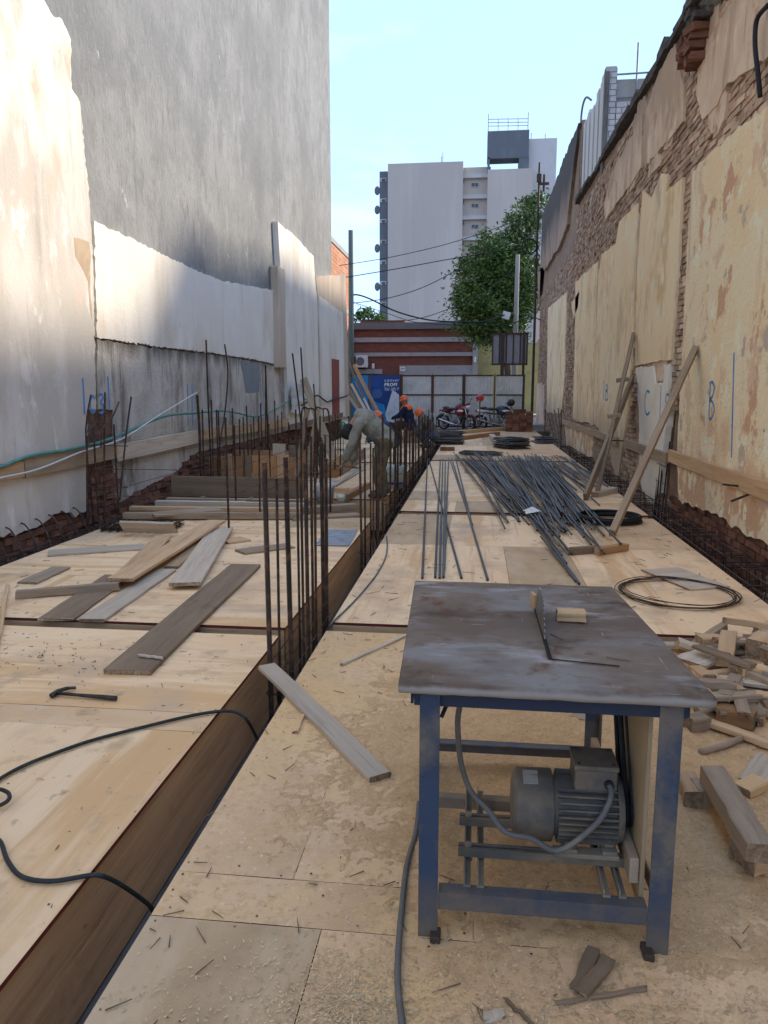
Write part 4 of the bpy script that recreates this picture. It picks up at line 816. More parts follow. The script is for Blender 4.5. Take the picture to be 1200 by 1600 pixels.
# motor
mo = thing('x', '', ''); bpy.data.objects.remove(mo)
MY, MZ, MR = 2.275, .310, .103
mx0, mxa, mx1 = WY(798, 1270, MY).x, WY(860, 1270, MY).x, WY(966, 1270, MY).x
body = MB().cyl((mxa - .005, MY, MZ), (mx1 - .012, MY, MZ), MR * .87, n=32).obj('motor', GREYP, sb, True); bev(body, .004)
pts = [(mx0, 0, .072), (mx0 + .003, 0, .092), (mx0 + .014, 0, MR + .004), (mxa, 0, MR + .006), (mxa, 0, MR - .006)]
s = MB(); nn = 40; V = []
for (x, _, r) in pts:
    for j in range(nn): a = 2 * math.pi * j / nn; V.append((x, MY + r * math.cos(a), MZ + r * math.sin(a)))
s.add(V, [(i * nn + j, i * nn + (j + 1) % nn, (i + 1) * nn + (j + 1) % nn, (i + 1) * nn + j) for i in range(len(pts) - 1) for j in range(nn)] + [tuple(range(nn))])
fc = s.obj('fan_cover', GREYP, body, True); bev(fc, .002, 1)
MB().box((mx0 + .055, MY - .03, MZ + MR + .0005), (.045, .055, .003), Euler((R(17), 0, 0)).to_matrix()).obj('rating_label', M('faded_label', (.33, .30, .26), [((.15, .1, .08), (3, 30, 8), .5, .6, 3), ((.5, .48, .44), 20, .55, .7)], .6), body)
for j in range(34):
    a = 2 * math.pi * j / 34
    if R(62) < a < R(118): continue
    e = Matrix.Rotation(a, 3, 'X'); c = Vector((0, MR * .94, 0)); c.rotate(e)
    MB().box((((mxa + mx1) / 2), MY + c.y, MZ + c.z), (mx1 - mxa - .03, .026, .0045), e).obj('cooling_fin', GREYP, body)
MB().cyl((mx1 - .016, MY, MZ), (mx1 + .004, MY, MZ), MR + .003, MR * .95, 36).obj('end_shield', GREYP, body, bevel=.003)
bx0, bx1 = WY(896, 1200, MY - .02).x, WY(962, 1200, MY - .02).x
tb_ = MB().span((bx0, MY - .062, MZ + .082), (bx1, MY + .062, MZ + .150)).obj('terminal_box', GREYP, body, bevel=.006)
MB().span((bx0 - .003, MY - .066, MZ + .1505), (bx1 + .003, MY + .066, MZ + .166)).obj('box_lid', GREYP, body, bevel=.003)
for xx in (bx0 + .012, bx1 - .012):
    for yy in (-.05, .05): MB().cyl((xx, MY + yy, MZ + .166), (xx, MY + yy, MZ + .170), .005, n=8).obj('lid_screw', FRAMEM, body)
MB().cyl((bx0 + .1, MY - .055, MZ + .112), (bx0 + .1, MY - .076, MZ + .112), .014, n=12).obj('cable_gland', BLACKR, body)
for xx in (mxa + .03, mx1 - .06): 
    MB().span((xx, MY - .10, .1965), (xx + .045, MY + .10, .222)).span((xx + .008, MY - .075, .222), (xx + .037, MY + .075, .245)).obj('motor_foot', DUSTM, body, bevel=.003)
MB().span((mxa + .002, MY - .105, .197), (mx1 - .01, MY - .062, .212)).obj('mounting_plate', DUSTM, body, bevel=.003)
xp = mx1 + .012
MB().cyl((mx1, MY, MZ), (xp + .062, MY, MZ), .013, n=12).obj('shaft', DUSTM, body)
pm = MB()
for kx in range(3): pm.cyl((xp + kx * .017, MY, MZ), (xp + .007 + kx * .017, MY, MZ), .05, .042, 24).cyl((xp + .007 + kx * .017, MY, MZ), (xp + .015 + kx * .017, MY, MZ), .042, .05, 24)
pm.obj('pulley', BLACKR, body)
AY, AZ = 2.55, .725
MB().cyl((bl0.x - .06, AY, AZ), (xp + .07, AY, AZ), .014, n=12).obj('arbor', DUSTM, sb)
MB().cyl((xp - .002, AY, AZ), (xp + .052, AY, AZ), .032, n=20).obj('arbor_pulley', BLACKR, sb)
for xx in (bl0.x + .06, xp - .05): MB().span((xx, AY - .04, AZ - .03), (xx + .035, AY + .04, .7615)).obj('bearing_block', DUSTM, sb)
dv = Vector((AY - MY, AZ - MZ)); dn = Vector((-dv.y, dv.x)).normalized()
for kx in range(3):
    x = xp + .0035 + kx * .021; loop = []
    ang0 = math.atan2(dn.y, dn.x)
    for j in range(9): a = ang0 + math.pi * j / 8; loop.append((x, MY + .047 * math.cos(a), MZ + .047 * math.sin(a)))
    for j in range(9): a = ang0 + math.pi + math.pi * j / 8; loop.append((x, AY + .031 * math.cos(a), AZ + .031 * math.sin(a)))
    loop.append(loop[0]); MB().tube(loop, .0085, 6).obj('drive_belt', BLACKR, sb)
# circular blade: a thin toothed disc
bc = (bl0 + bl1) / 2; BRd = .205
BLADE = M('saw_blade_steel', (.25, .235, .215), [((.17, .12, .085), 6, .48, .68, 7), ((.42, .40, .37), 14, .6, .75, 5)], .38, metal=.7)
cz = AZ + .0; cpt = Vector((bl0.x + (bl1.x - bl0.x) * .3, AY + .02, cz))
V = []; nT = 60
for j in range(nT * 2):
    a = 2 * math.pi * j / (nT * 2); r = .20 if j % 2 else .191; V.append((r * math.cos(a + (.03 if j % 2 else 0)), r * math.sin(a + (.03 if j % 2 else 0))))
rotb = math.atan2(d_.x, -d_.y)
def bto(u, v, dd): w = Vector((dd, 0, 0)); return (cpt.x + u * (-d_.x) + dd * nrm_.x, AY + .02 + u * (-d_.y) + dd * nrm_.y, cz + v)
MB().prism(V, -.0016, .0016, bto).obj('blade', BLADE, sb)
gw = MB().box(bl0.lerp(bl1, .25) + Vector((-.012, 0, .045)), (.012, .05, .05), Matrix.Rotation(R(12), 3, 'Z')).obj('riving_wedge', W_TAN, sb, bevel=.002)
# plywood guard on the right side
MB().span((.497, 2.10, .10), (.508, 2.56, .733)).obj('guard_panel', M('guard_plywood', (.42, .30, .165), [((.5, .37, .22), (3, 3, 1), .45, .7, 6)], .75), sb)
MB().span((.468, 2.11, .17), (.495, 2.9, .25)).obj('guard_batten', W_OLD, sb, bevel=.004)
GREYC = M('grey_cable_sheath', (.13, .125, .115), [((.22, .19, .15), 9, .5, .75, 6)], .65)
mc = cable('motor_cable', [(bx0 + .1, MY - .07, MZ + .112), (bx0 + .1, MY - .10, MZ + .09), (bx0 + .06, MY - .125, MZ + .02), (bx0 - .05, MY - .15, MZ - .06), WY(830, 1310, 2.12), WY(790, 1300, 2.12), WY(762, 1265, 2.15), WY(735, 1235, 2.2), WY(720, 1190, 2.2), WY(715, 1130, 2.2), WY(717, 1085, 2.2), (bil(.12, .16).x, 2.2, .765)], .009, GREYC, parent=sb, cat=None)
cable('switch_cable', [WY(706, 1075, 2.15), WY(700, 1095, 2.1), WY(690, 1120, 2.055)], .006, BLACKR, parent=sb, cat=None)
# feed cable on the deck beside the bench
cable('feed_cable', [G(655, 1283, .012) + Vector((0, 0, .08)), G(650, 1300, .012), G(636, 1350, .01), G(628, 1420, .01), G(623, 1480, .01), G(622, 1540, .01), G(630, 1610, .01), G(640, 1690, .01)], .0095, GREYC, 'grey feed cable running over the sawdust beside the bench leg', 'cable')
# things lying on the bench
p = G(872, 972, .8); q = G(916, 976, .8)
tag(link('wood_block', plank_mesh((q - p).length, .065, .034, W_FRESH, 77, .002), None, Matrix.Translation((p + q) / 2 + Vector((0, .032, .0195))) @ Matrix.Rotation(R(-3), 4, 'Z')), 'small pine block lying on the saw bench top beside the blade', 'wood block')
for a, b, lb in (((948, 1028), (985, 1034), 'short dark splinter on the bench top near its right corner'), ((860, 992), (880, 1000), 'tiny dark splinter on the bench top beside the pine block')):
    plank('wood_splinter', G(*a, .8) + Vector((0, 0, .004)), G(*b, .8) + Vector((0, 0, .004)), .004, .004, W_DARK, label=lb, cat='splinter', rough=.0008)

# ================================================================== LOOSE BOARDS
g1 = 'loose boards on the plywood decks'
flat('plank', (160, 1043), (235, 1049), (405, 882), (362, 880), .001, .03, W_DARK, 'long dark weathered plank lying across the gap with a pale sliver on it')
plank('wood_sliver', G(217, 1024, .04), G(256, 1028, .04), .022, .012, W_PALE, label='pale wood sliver lying on the long dark plank', cat='wood sliver')
flat('plank', (175, 902), (206, 902), (268, 837), (243, 836), .03, .025, W_TAN, 'tan plank mostly hidden under the long brown one')
flat('plank', (166, 903), (207, 904), (350, 813), (327, 811), .07, .03, W_TAN, 'long tan plank on top of the heap, reaching to the battens')
flat('plank', (268, 909), (308, 912), (360, 826), (333, 821), .032, .028, W_PALE, 'pale cement-smeared plank leaning over the heap')
flat('plank', (260, 884), (276, 885), (330, 838), (312, 836), .002, .025, W_TAN, 'tan plank under the cement-smeared one')
flat('board', (52, 966), (122, 967), (203, 898), (170, 897), .001, .018, W_DARK, 'dark flat board at the deck edge under the heap', 'board')
flat('plank', (123, 967), (163, 967), (276, 889), (243, 888), .001, .022, W_PALE, 'pale grey plank flat at the deck edge beside the dark board')
a, b = G(22, 937), G(184, 925); plank('wood_block', a + Vector((0, .03, .032)), b + Vector((0, .03, .044)), .06, .062, W_OLD, label='square timber length resting on the dark flat board', cat='timber')
flat('board', (24, 909), (60, 910), (107, 886), (84, 885), .001, .018, W_OLD, 'short brown board lying alone on the plywood near the wall', 'board')
flat('batten', (76, 867), (76, 859), (226, 856), (226, 849), .001, .02, W_PALE, 'thin grey batten on the plywood behind the timber length', 'batten')
a, b = G(184, 832, .05), G(270, 834, .05); plank('board', a + Vector((0, .1, .05)), b + Vector((0, .1, .045)), .17, .03, W_PALE, up=(0, .75, .66), label='pale board tilted up on the black mesh pile', cat='board')
flat('board', (236, 806), (240, 799), (347, 797), (340, 792), .06, .025, W_OLD, 'brown board across the near battens', 'board')
flat('board', (349, 849), (352, 841), (386, 844), (383, 837), .001, .02, W_TAN, 'short tan board beside the cement-smeared plank', 'board')
flat('board', (370, 864), (378, 858), (455, 857), (450, 845), .001, .02, W_OLD, 'brown board beside the near starter bars', 'board')
plank('batten', G(-14, 1060) + Vector((0, 0, .012)), G(13, 920) + Vector((0, 0, .03)), .03, .02, W_FRESH, label='fresh yellow batten at the outer edge of the hammer deck', cat='batten')
for i, (xa, ya, xb, yb_, m_, lb) in enumerate(((195, 812, 470, 812, W_OLD, 'thick grey batten, front one of the row across the deck'), (205, 800, 474, 803, W_TAN, 'tan batten, second of the row across the deck'), (245, 792, 480, 796, W_PALE, 'pale batten, third of the row across the deck'), (262, 786, 485, 789, W_OLD, 'grey batten at the back of the row across the deck'))):
    a, b = G(xa, ya), G(xb, yb_); a.x = max(a.x, -4.6); plank('batten', a + Vector((0, 0, .052)), b + Vector((0, 0, .052)), .11, .075 if i % 2 == 0 else .05, m_, label=lb, cat='batten')
for k in range(3):
    a = G(260 + k * 90, 800); plank('bearer', (a.x, 8.3, -.0) if 0 else (a.x, 9.0, .0065 + .0), (a.x, 11.0, .0065), .05, .011, W_OLD, label='thin bearer under the row of battens, %s' % ('by the wall', 'in the middle', 'by the beam trench')[k], cat='batten')
# plank bridging the trench, chips and sticks
flat('plank', (405, 1041), (430, 1034), (607, 1203), (579, 1217), .001, .028, W_PALE, 'grey plank bridging the beam trench at an angle')
plank('wood_chip', G(462, 1144, .008), G(472, 1117, .008), .028, .014, W_FRESH, label='short yellow wood chip beside the bridging plank', cat='wood chip')
plank('stick', G(533, 1038, .009), G(640, 990, .009), .022, .016, W_PALE, label='thin pale stick on the sawdust deck behind the saw bench', cat='stick')
plank('stick', G(572, 927, .006), G(592, 923, .006), .018, .01, W_FRESH, label='short pale stick beside the thin grey wire on the plywood', cat='stick')
flat('board', (1030, 888), (1046, 922), (1086, 884), (1112, 918), .001, .016, W_PALE, 'grey flat board at the deck edge under the wire coil', 'board')
a, b = G(893, 868), G(937, 864); plank('wood_block', a + Vector((0, .03, .035)), b + Vector((0, .03, .035)), .07, .068, W_DARK, label='dark short timber block at the foot of the long prop', cat='wood block')
a, b = G(930, 868), G(979, 861); plank('wood_block', a + Vector((0.02, .03, .035)), b + Vector((0, .04, .035)), .075, .068, W_BROWN, label='orange-brown timber block at the foot of the long prop', cat='wood block')
plank('wood_block', G(930, 774, .03), G(960, 766, .03), .12, .10, W_PALE, label='pale block on the deck beside the double prop', cat='wood block')
tag(link('paper_scrap', (lambda s: s.mesh('paper', M('white_paper', (.7, .71, .68), [((.55, .56, .52), 9, .5, .7)], .7)))(MB().add([(0, 0, 0), (.16, .03, .03), (.20, .16, .01), (.09, .22, .06), (-.03, .14, .02), (.08, .1, .07)], [(0, 1, 5), (1, 2, 5), (2, 3, 5), (3, 4, 5), (4, 0, 5)])), None, Matrix.Translation(G(822, 803, .09))), 'crumpled white paper scrap on the rebar pile', 'paper')
# claw hammer
hm = thing('claw_hammer', 'old dark claw hammer lying on the bare plywood', 'hammer', G(125, 1088))
a = G(88, 1083, .018); b = G(182, 1091, .016); dd = (b - a).normalized(); pp_ = Vector((-dd.y, dd.x, 0))
MB().tube([a, a.lerp(b, .35), a.lerp(b, .8), b], [.009, .009, .013, .013], 8).obj('handle', M('hammer_handle', (.03, .026, .024), [((.08, .06, .05), 20, .5, .7)], .6), hm, True)
MB().tube(smooth_path([a - dd * .004 - pp_ * .035, a - dd * .006, a - dd * .004 + pp_ * .03, a + dd * .02 + pp_ * .07, a + dd * .06 + pp_ * .085]), [.014] * 8 + [.013] * 5 + [.011] * 6 + [.009] * 5 + [.004], 8).obj('head', M('hammer_steel', (.06, .055, .05), [((.12, .09, .07), 12, .5, .7)], .5, metal=.5), hm, True)
# cables on the hammer deck
CABLE = M('dark_green_cable', (.02, .026, .026), [((.06, .06, .055), 15, .55, .8)], .55)
cable('black_cable', [G(-60, 1300, .009), G(0, 1215, .009), G(8, 1222, .009)][:0] + [G(402, 1155, -.2), G(388, 1128, -.03), G(374, 1115, .012), G(350, 1111, .014), G(300, 1118, .012), G(220, 1137, .012), G(140, 1158, .012), G(70, 1183, .012), G(30, 1200, .012), G(-5, 1220, .012), G(-40, 1245, .012), G(-50, 1275, .012), G(-10, 1262, .012), G(10, 1253, .03), G(15, 1243, .034), G(8, 1236, .034), G(-6, 1234, .03), G(-40, 1248, .028), G(-60, 1290, .014), G(-30, 1305, .012), G(-2, 1312, .012), G(12, 1345, .012), G(35, 1370, .012), G(80, 1377, .012), G(140, 1368, .012), G(160, 1369, .012), G(185, 1380, -.05), G(215, 1400, -.15), G(236, 1418, -.22), G(241, 1436, -.30)], .0082, CABLE, 'black cable looping over the bare plywood into the beam trench', 'cable')
cable('thin_wire', [G(604, 838, .006), G(605, 855, .006), G(602, 872, .006), G(590, 895, .006), G(575, 915, .006), G(555, 938, .006), G(535, 958, .006), G(520, 972, .006), G(512, 984, -.06), G(508, 995, -.2)], .007, GREYC, 'thin grey wire along the trench edge of the second plywood deck', 'wire')
# coils
s = MB(); c = G(1057, 930, .0); 
for k in range(9):
    pts = []; r = .47 + random.uniform(-.035, .03); ph = random.uniform(0, 6)
    for j in range(40): a = 2 * math.pi * j / 39; pts.append((c.x + random.uniform(-.004, .004) + r * math.cos(a + ph) * .93 + .012 * (k % 3), c.y + .02 + r * math.sin(a + ph) * .93, .008 + .0035 * k + .006 * math.sin(3 * a + k)))
    s.tube(pts, .0035, 5)
s.tube(smooth_path([(c.x - .35, c.y + .25, .03), (c.x - .1, c.y + .34, .05), (c.x + .1, c.y + .42, .03)]), .0035, 5)
tag(s.obj('wire_coil', REBAR), 'loose coil of thin rusty wire on the plywood deck', 'wire coil')
s = MB(); c = G(953, 815, 0)
for k in range(5): s.torus((c.x + random.uniform(-.015, .015), c.y, .02 + .016 * k), .36 + random.uniform(-.015, .015), .013, 'Z', 36, 7)
tag(s.obj('hose_coil', BLACKR, None, True), 'flat black hose coil at the foot of the props', 'coil')
# mesh pile under the tilted board
mp_ = thing('mesh_pile', 'stack of black steel mesh offcuts under the tilted pale board', 'steel mesh', G(215, 838))
c = G(212, 832)
for k in range(6):
    s = MB()
    for j in range(9): s.cyl((c.x - .38 + .09 * j, c.y - .05, .012 + .011 * k), (c.x - .36 + .09 * j, c.y + .45, .012 + .011 * k), .006, n=5)
    for j in range(5): s.cyl((c.x - .42, c.y + .1 * j, .018 + .011 * k), (c.x + .40, c.y + .1 * j, .018 + .011 * k), .005, n=5)
    link('mesh_layer', s.mesh('mesh', REBAR), mp_, Matrix.Translation(c) @ Matrix.Rotation(random.uniform(-.12, .12), 4, 'Z') @ Matrix.Translation(-c))

# ================================================================== BOXED FORMS IN THE MIDDLE OF THE LEFT DECKS
a, b = G(270, 775), G(470, 775); plank('form_board', (a.x, 10.86, .15), (b.x + .1, 10.86, .15), .30, .035, W_DARK, up=(0, 1, 0), label='long dark board standing on edge across the deck', cat='board')
bf = thing('column_form', 'waist-low box form of upright brown and grey boards', 'formwork box', G(380, 750))
Yf = G(380, 748).y; xs = [WY(q, 730, Yf).x for q in (304, 318, 337, 352, 364, 380, 394, 433, 452, 470)]
for i in range(len(xs) - 1):
    m_ = (W_PALE, W_BROWN, W_BROWN, W_TAN, W_BROWN, W_DARK, W_BROWN, W_TAN, W_BROWN)[i]; h_ = (.42, .40, .40, .44, .40, .42, .41, .43, .39)[i]
    plank('upright_board', ((xs[i] + xs[i + 1]) / 2, Yf - .01 * (i % 2), .0), ((xs[i] + xs[i + 1]) / 2, Yf - .01 * (i % 2), h_), xs[i + 1] - xs[i] - .008, .026, m_, up=(0, 1, 0), parent=bf)
plank('side_panel', (xs[0], Yf + .05, .2), (xs[0], Yf + 1.4, .2), .38, .026, W_BROWN, up=(1, 0, 0), parent=bf); plank('side_panel', (xs[-1], Yf + .05, .2), (xs[-1], Yf + 1.4, .2), .38, .026, W_BROWN, up=(1, 0, 0), parent=bf)
plank('back_panel', (xs[0], Yf + 1.45, .2), (xs[-1], Yf + 1.45, .2), .38, .026, W_BROWN, up=(0, 1, 0), parent=bf)
a = G(440, 747); plank('timber_post', (a.x, a.y - .1, 0), (a.x, a.y - .1, .62), .22, .10, W_PALE, up=(0, 1, 0), label='stout pale timber post standing by the box form', cat='post')
plank('timber_post', (a.x + .2, a.y + .1, 0), (a.x + .2, a.y + .1, .58), .15, .10, W_DARK, up=(0, 1, 0), label='black wet timber post standing by the pale post', cat='post')
b2_ = thing('beam_form', 'long open beam form beside the bending worker', 'formwork box', G(520, 745))
for px_, x_off in ((505, 0), (545, .35)):
    A_ = G(505, 745) + Vector((x_off, 0, 0)); B_ = G(556, 715) + Vector((x_off * .6, 0, 0)); plank('side_plank', A_ + Vector((0, 0, .12)), B_ + Vector((0, 0, .12)), .24, .03, W_OLD if x_off else W_TAN, up=(B_ - A_).cross(Vector((0, 0, 1))), parent=b2_)
plank('end_plank', G(505, 746) + Vector((0, -.02, .12)), G(505, 746) + Vector((.35, -.02, .12)), .24, .028, W_BROWN, up=(0, 1, 0), parent=b2_)
for i, (xa, ya, xb, yb_, w_, t_, m_, lb) in enumerate(((500, 770, 560, 735, .22, .03, W_PALE, 'pale board leading towards the bending worker'), (540, 782, 575, 762, .09, .09, W_BROWN, 'reddish timber end near the worker\'s feet'), (478, 800, 555, 795, .16, .07, W_OLD, 'grey timber lying near the small paint pot'), (520, 768, 545, 768, .12, .06, W_TAN, 'short tan timber beside the white bucket'), (455, 812, 560, 806, .2, .03, W_OLD, 'thin board at the deck edge below the paint pot'), (525, 755, 545, 742, .1, .04, W_FRESH, 'fresh pine offcut near the worker\'s hands'))):
    a, b = G(xa, ya), G(xb, yb_); plank('board', a + Vector((0, 0, t_ / 2 + .001)), b + Vector((0, 0, t_ / 2 + .001)), w_, t_, m_, label=lb, cat='board')
flat('blue_sheet', (493, 852), (545, 853), (560, 828), (510, 827), .001, .006, M('blue_grey_sheet', (.24, .28, .31), [((.34, .37, .38), 3, .45, .7, 8), ((.15, .18, .2), 8, .5, .7, 6)], .6), 'blue-grey sheet lying on the plywood beside the trench', 'sheet')
def bucket(name, label, c, r, h, mats, band=None):
    t = thing(name, label, 'bucket', c); nn = 20; V = []; prof_ = [(r * .85, 0), (r, h), (r * 1.06, h), (r * 1.06, h - .03), (r * .94, h - .012), (r * .8, .02)]
    for (rr_, zz) in prof_:
        for j in range(nn): a = 2 * math.pi * j / nn; V.append((c[0] + rr_ * math.cos(a), c[1] + rr_ * math.sin(a), c[2] + zz))
    order = [0, 3, 2, 1, 4, 5]; F = []
    seq = [0, 3, 2, 1, 4, 5]
    for a_, b_ in zip(seq[:-1], seq[1:]):
        for j in range(nn): F.append((a_ * nn + j, a_ * nn + (j + 1) % nn, b_ * nn + (j + 1) % nn, b_ * nn + j))
    F += [tuple(range(nn)), tuple(5 * nn + j for j in range(nn))]
    MB().add(V, F).obj('pail', mats[0], t, True)
    MB().tube([(c[0] + r * 1.07 * math.cos(a), c[1] - r * .9 * abs(math.sin(a)) - .01, c[2] + h * (1 - .45 * math.sin(a))) for a in [math.pi * j / 12 for j in range(13)]], .004, 5).obj('handle', RAIL, t)
    if band:
        V = [(c[0] + (r * .85 + r * .15 * zz / h + .003) * math.cos(2 * math.pi * j / nn), c[1] + (r * .85 + r * .15 * zz / h + .003) * math.sin(2 * math.pi * j / nn), c[2] + zz) for zz in band[1:3] for j in range(nn)]
        MB().add(V, [(j, (j + 1) % nn, nn + (j + 1) % nn, nn + j) for j in range(nn)]).obj('printed_band', band[0], t, True, fix=False)
    return t
bucket('bucket', 'dirty white plastic bucket by the pile of timber ends', G(508, 786), .13, .27, [M('dirty_white_plastic', (.55, .53, .49), [((.35, .32, .28), 5, .5, .72, 7)], .55)])
bucket('bucket', 'paint bucket with a blue printed band behind the bending worker', G(617, 762), .14, .36, [M('pale_green_plastic', (.50, .58, .56), [((.38, .44, .43), 4, .5, .7)], .5)], (M('blue_print_band', (.02, .05, .25), [((.5, .52, .55), (14, 14, 8), .62, .68, 2)], .5), .06, .15))
bucket('paint_pot', 'small pale pot with yellow paint runs on the timber', G(533, 793) + Vector((0, 0, .072)), .055, .10, [M('paint_run_pot', (.55, .58, .42), [((.65, .68, .62), 14, .45, .6), ((.35, .42, .12), 20, .58, .7)], .5)])

# ================================================================== LEDGERS AND HOSES ALONG THE WALLS
def ledger(X, a, b, W, T, mat, label, sgn):
    A_, B_ = WX(*a, X), WX(*b, X); return plank('ledger_board', A_, B_, W, T, mat, up=(1, 0, 0), label=label, cat='board')
ledger(XL + .03, (-60, 748), (34, 733), .17, .045, W_TAN, 'tan ledger board on the white wall before the c3 mark', 1)
ledger(XL + .03, (36, 732), (180, 704), .20, .045, W_OLD, 'grey ledger board crossing below the painted c3 mark', 1)
ledger(XL + .02, (181, 708), (310, 682), .22, .045, W_PALE, 'pale ledger board on the cement wall beside the c3 bars', 1)
ledger(XL + .02, (311, 680), (450, 660), .19, .045, W_TAN, 'tan ledger board on the cement wall behind the box form', 1)
ledger(XL + .07, (452, 668), (535, 648), .14, .045, W_DARK, 'dark ledger on the far white panels', 1)
ledger(XR - .03, (1047, 712), (1260, 790), .17, .05, W_TAN, 'long tan ledger board under the painted B', -1)
ledger(XR - .03, (976, 692), (1043, 716), .15, .05, W_OLD, 'grey ledger board across the white panel marked C', -1)
ledger(XR - .03, (872, 656), (965, 690), .15, .05, W_OLD, 'far grey ledger board on the cream panels', -1)
HOSE = M('green_hose', (.06, .22, .17), [((.12, .3, .25), 8, .5, .7)], .5)
XH = XL + .07
cable('green_hose', [WX(x, y, XH) for x, y in ((-60, 752), (0, 730), (50, 712), (110, 702), (160, 690), (205, 672), (260, 650), (310, 645), (345, 642), (370, 645), (400, 651), (430, 640), (448, 628), (470, 622), (490, 628))], .018, HOSE, 'green garden hose draped along the left wall over the ledgers', 'hose')
cable('white_hose', [WX(x, y, XH + .03) for x, y in ((-40, 760), (0, 747), (60, 733), (130, 705), (190, 686), (250, 648), (308, 613))], .01, M('white_hose', (.6, .6, .58), [], .5), 'thin pale rope rising along the cement wall', 'hose')
cable('dark_cable', [WX(x, y, XL + .09) for x, y in ((470, 634), (480, 628), (495, 618), (505, 624), (512, 628), (522, 624), (535, 621), (543, 618))], .025, BLACKR, 'dark cable sagging across the far white panel', 'cable')
# props leaning on the right wall
def prop(label, foot, top, W, T, mat, X=XR - .04, cleats=()):
    t = thing('wall_prop', label, 'prop', G(*foot)); A_ = G(*foot) + Vector((0, 0, .03)); B_ = WX(*top, X)
    plank('strut', A_, B_, W, T, mat, up=(1, 0, .2), parent=t)
    for f in cleats:
        c = A_.lerp(B_, f); plank('cleat', c + Vector((-.11, -.02, .0)), c + Vector((.09, .0, .02)), .07, .04, mat, up=(0, 1, 0), parent=t)
    return t
prop('long single timber prop leaning on the wall beside the painted C and 9', (956, 838), (1086, 545), .125, .07, W_OLD)
prop('thick grey lower timber of the double prop on the wall', (914, 782), (988, 592), .16, .05, W_OLD, XR - .05)
prop('thin upper timber of the double prop with small cleats', (932, 776), (990, 522), .09, .06, W_OLD, XR - .045, (.45, .68))
# ================================================================== REBAR
def ribbed(L_, r, n=7, pitch=.013):
    k = int(L_ / pitch); pts = []; rs = []
    for i in range(k):
        z = L_ * i / k; pts += [(0, 0, z), (0, 0, z + pitch * .45), (0, 0, z + pitch * .55), (0, 0, z + pitch * .9)]; rs += [r * .9, r * .9, r * 1.09, r * 1.09]
    return MB().tube(pts, rs, n).mesh('bar', REBAR)
def vbar(parent, base, topp, r, ribs=False, name='bar'):
    base = Vector(base); topp = Vector(topp)
    if ribs:
        d = topp - base; o = link(name, ribbed(d.length, r), parent, Matrix.Translation(base) @ d.to_track_quat('Z', 'Y').to_matrix().to_4x4()); return o
    return MB().cyl(base, topp, r, n=6).obj(name, REBAR, parent)
def starter(label, bars, base_z=-.47, group=None, ribs=False, stirrups=()):
    X0 = sum(b[2] for b in bars) / len(bars); y0_ = sum(WX(b[0], b[1], b[2]).y for b in bars) / len(bars)
    t = thing('starter_bars', label, 'rebar cage', (X0, y0_, base_z), group=group); pts = []
    for (px_, py_, X, r, *lean) in bars:
        tp_ = WX(px_, py_, X); dx = lean[0] if lean else random.uniform(-.015, .015); pts.append(tp_)
        vbar(t, (X + dx, tp_.y + random.uniform(-.02, .02), base_z), tp_, r, ribs)
    xa, xb = min(b[2] for b in bars) - .015, max(b[2] for b in bars) + .015; ya, yb_ = min(p.y for p in pts) - .02, max(p.y for p in pts) + .02
    for z in stirrups: MB().tube([(xa, ya, z), (xb, ya, z), (xb, yb_, z + .01), (xa, yb_, z + .01), (xa, ya, z + .005)], .004, 5).obj('stirrup', REBAR, t)
    return t
starter('near starter bars rising from the beam trench beside the bridging plank', [(413, 723, -1.19, .0155), (446, 714, -1.07, .0155), (432, 747, -1.19, .009), (470, 735, -1.06, .009, .0), (477, 723, -1.07, .0135), (486, 735, -1.06, .010), (502, 691, -1.06, .0145), (464, 744, -1.19, .009), (492, 745, -1.10, .010), (509, 716, -1.055, .0135)], ribs=True, stirrups=(-.38, -.2, -.05))
starter('starter bars rising from the trench in front of the bending worker', [(562, 690, -1.17, .013), (570, 700, -1.17, .011), (579, 692, -1.17, .010), (583, 700, -1.06, .010), (592, 690, -1.06, .015), (597, 690, -1.06, .015), (588, 712, -1.1, .009)], stirrups=(-.3, -.1))
starter('starter bars rising from the trench by the blue-banded bucket', [(622, 655, -1.2, .014), (627, 672, -1.2, .011), (632, 668, -1.2, .011), (636, 668, -1.12, .011), (640, 655, -1.12, .015), (633, 668, -1.06, .011), (645, 662, -1.06, .013)], stirrups=(-.2, .3, .6))
starter('starter bars rising from the trench beside the flat stirrup bundle', [(650, 655, -1.2, .014), (655, 650, -1.2, .014), (660, 652, -1.12, .014), (664, 648, -1.12, .016), (668, 650, -1.06, .014), (673, 655, -1.06, .014), (677, 652, -1.06, .014), (670, 640, -1.2, .014)], stirrups=(.1, .5))
starter('dense starter bars along the trench beyond the bucket', [(598 + 9 * k + (k * 7) % 4, 648 + (k * 11) % 16, (-1.2, -1.13, -1.06)[k % 3], .015) for k in range(10)], stirrups=(-.2, .2))
starter('row of starter bars along the ledger on the cement wall', [(330 + 11 * k, 625 + (k * 17) % 38, -4.35 + .06 * (k % 3), .013) for k in range(12)], base_z=-.1)
starter('starter bars standing in the box form against the wall', [(x, 640 + (k * 37) % 25, -4.2 + .5 * ((k * 3) % 4), .012) for k, x in enumerate((338, 352, 366, 380, 392, 404, 420, 434))], base_z=-.1, stirrups=(.4, .7))
starter('starter bars among the clutter between box form and worker', [(x, 640 + (k * 29) % 45, -2.6 + .25 * (k % 4), .013) for k, x in enumerate((462, 470, 478, 486, 493, 500, 508, 516, 524, 532))], base_z=0.0, stirrups=(.3, .55))
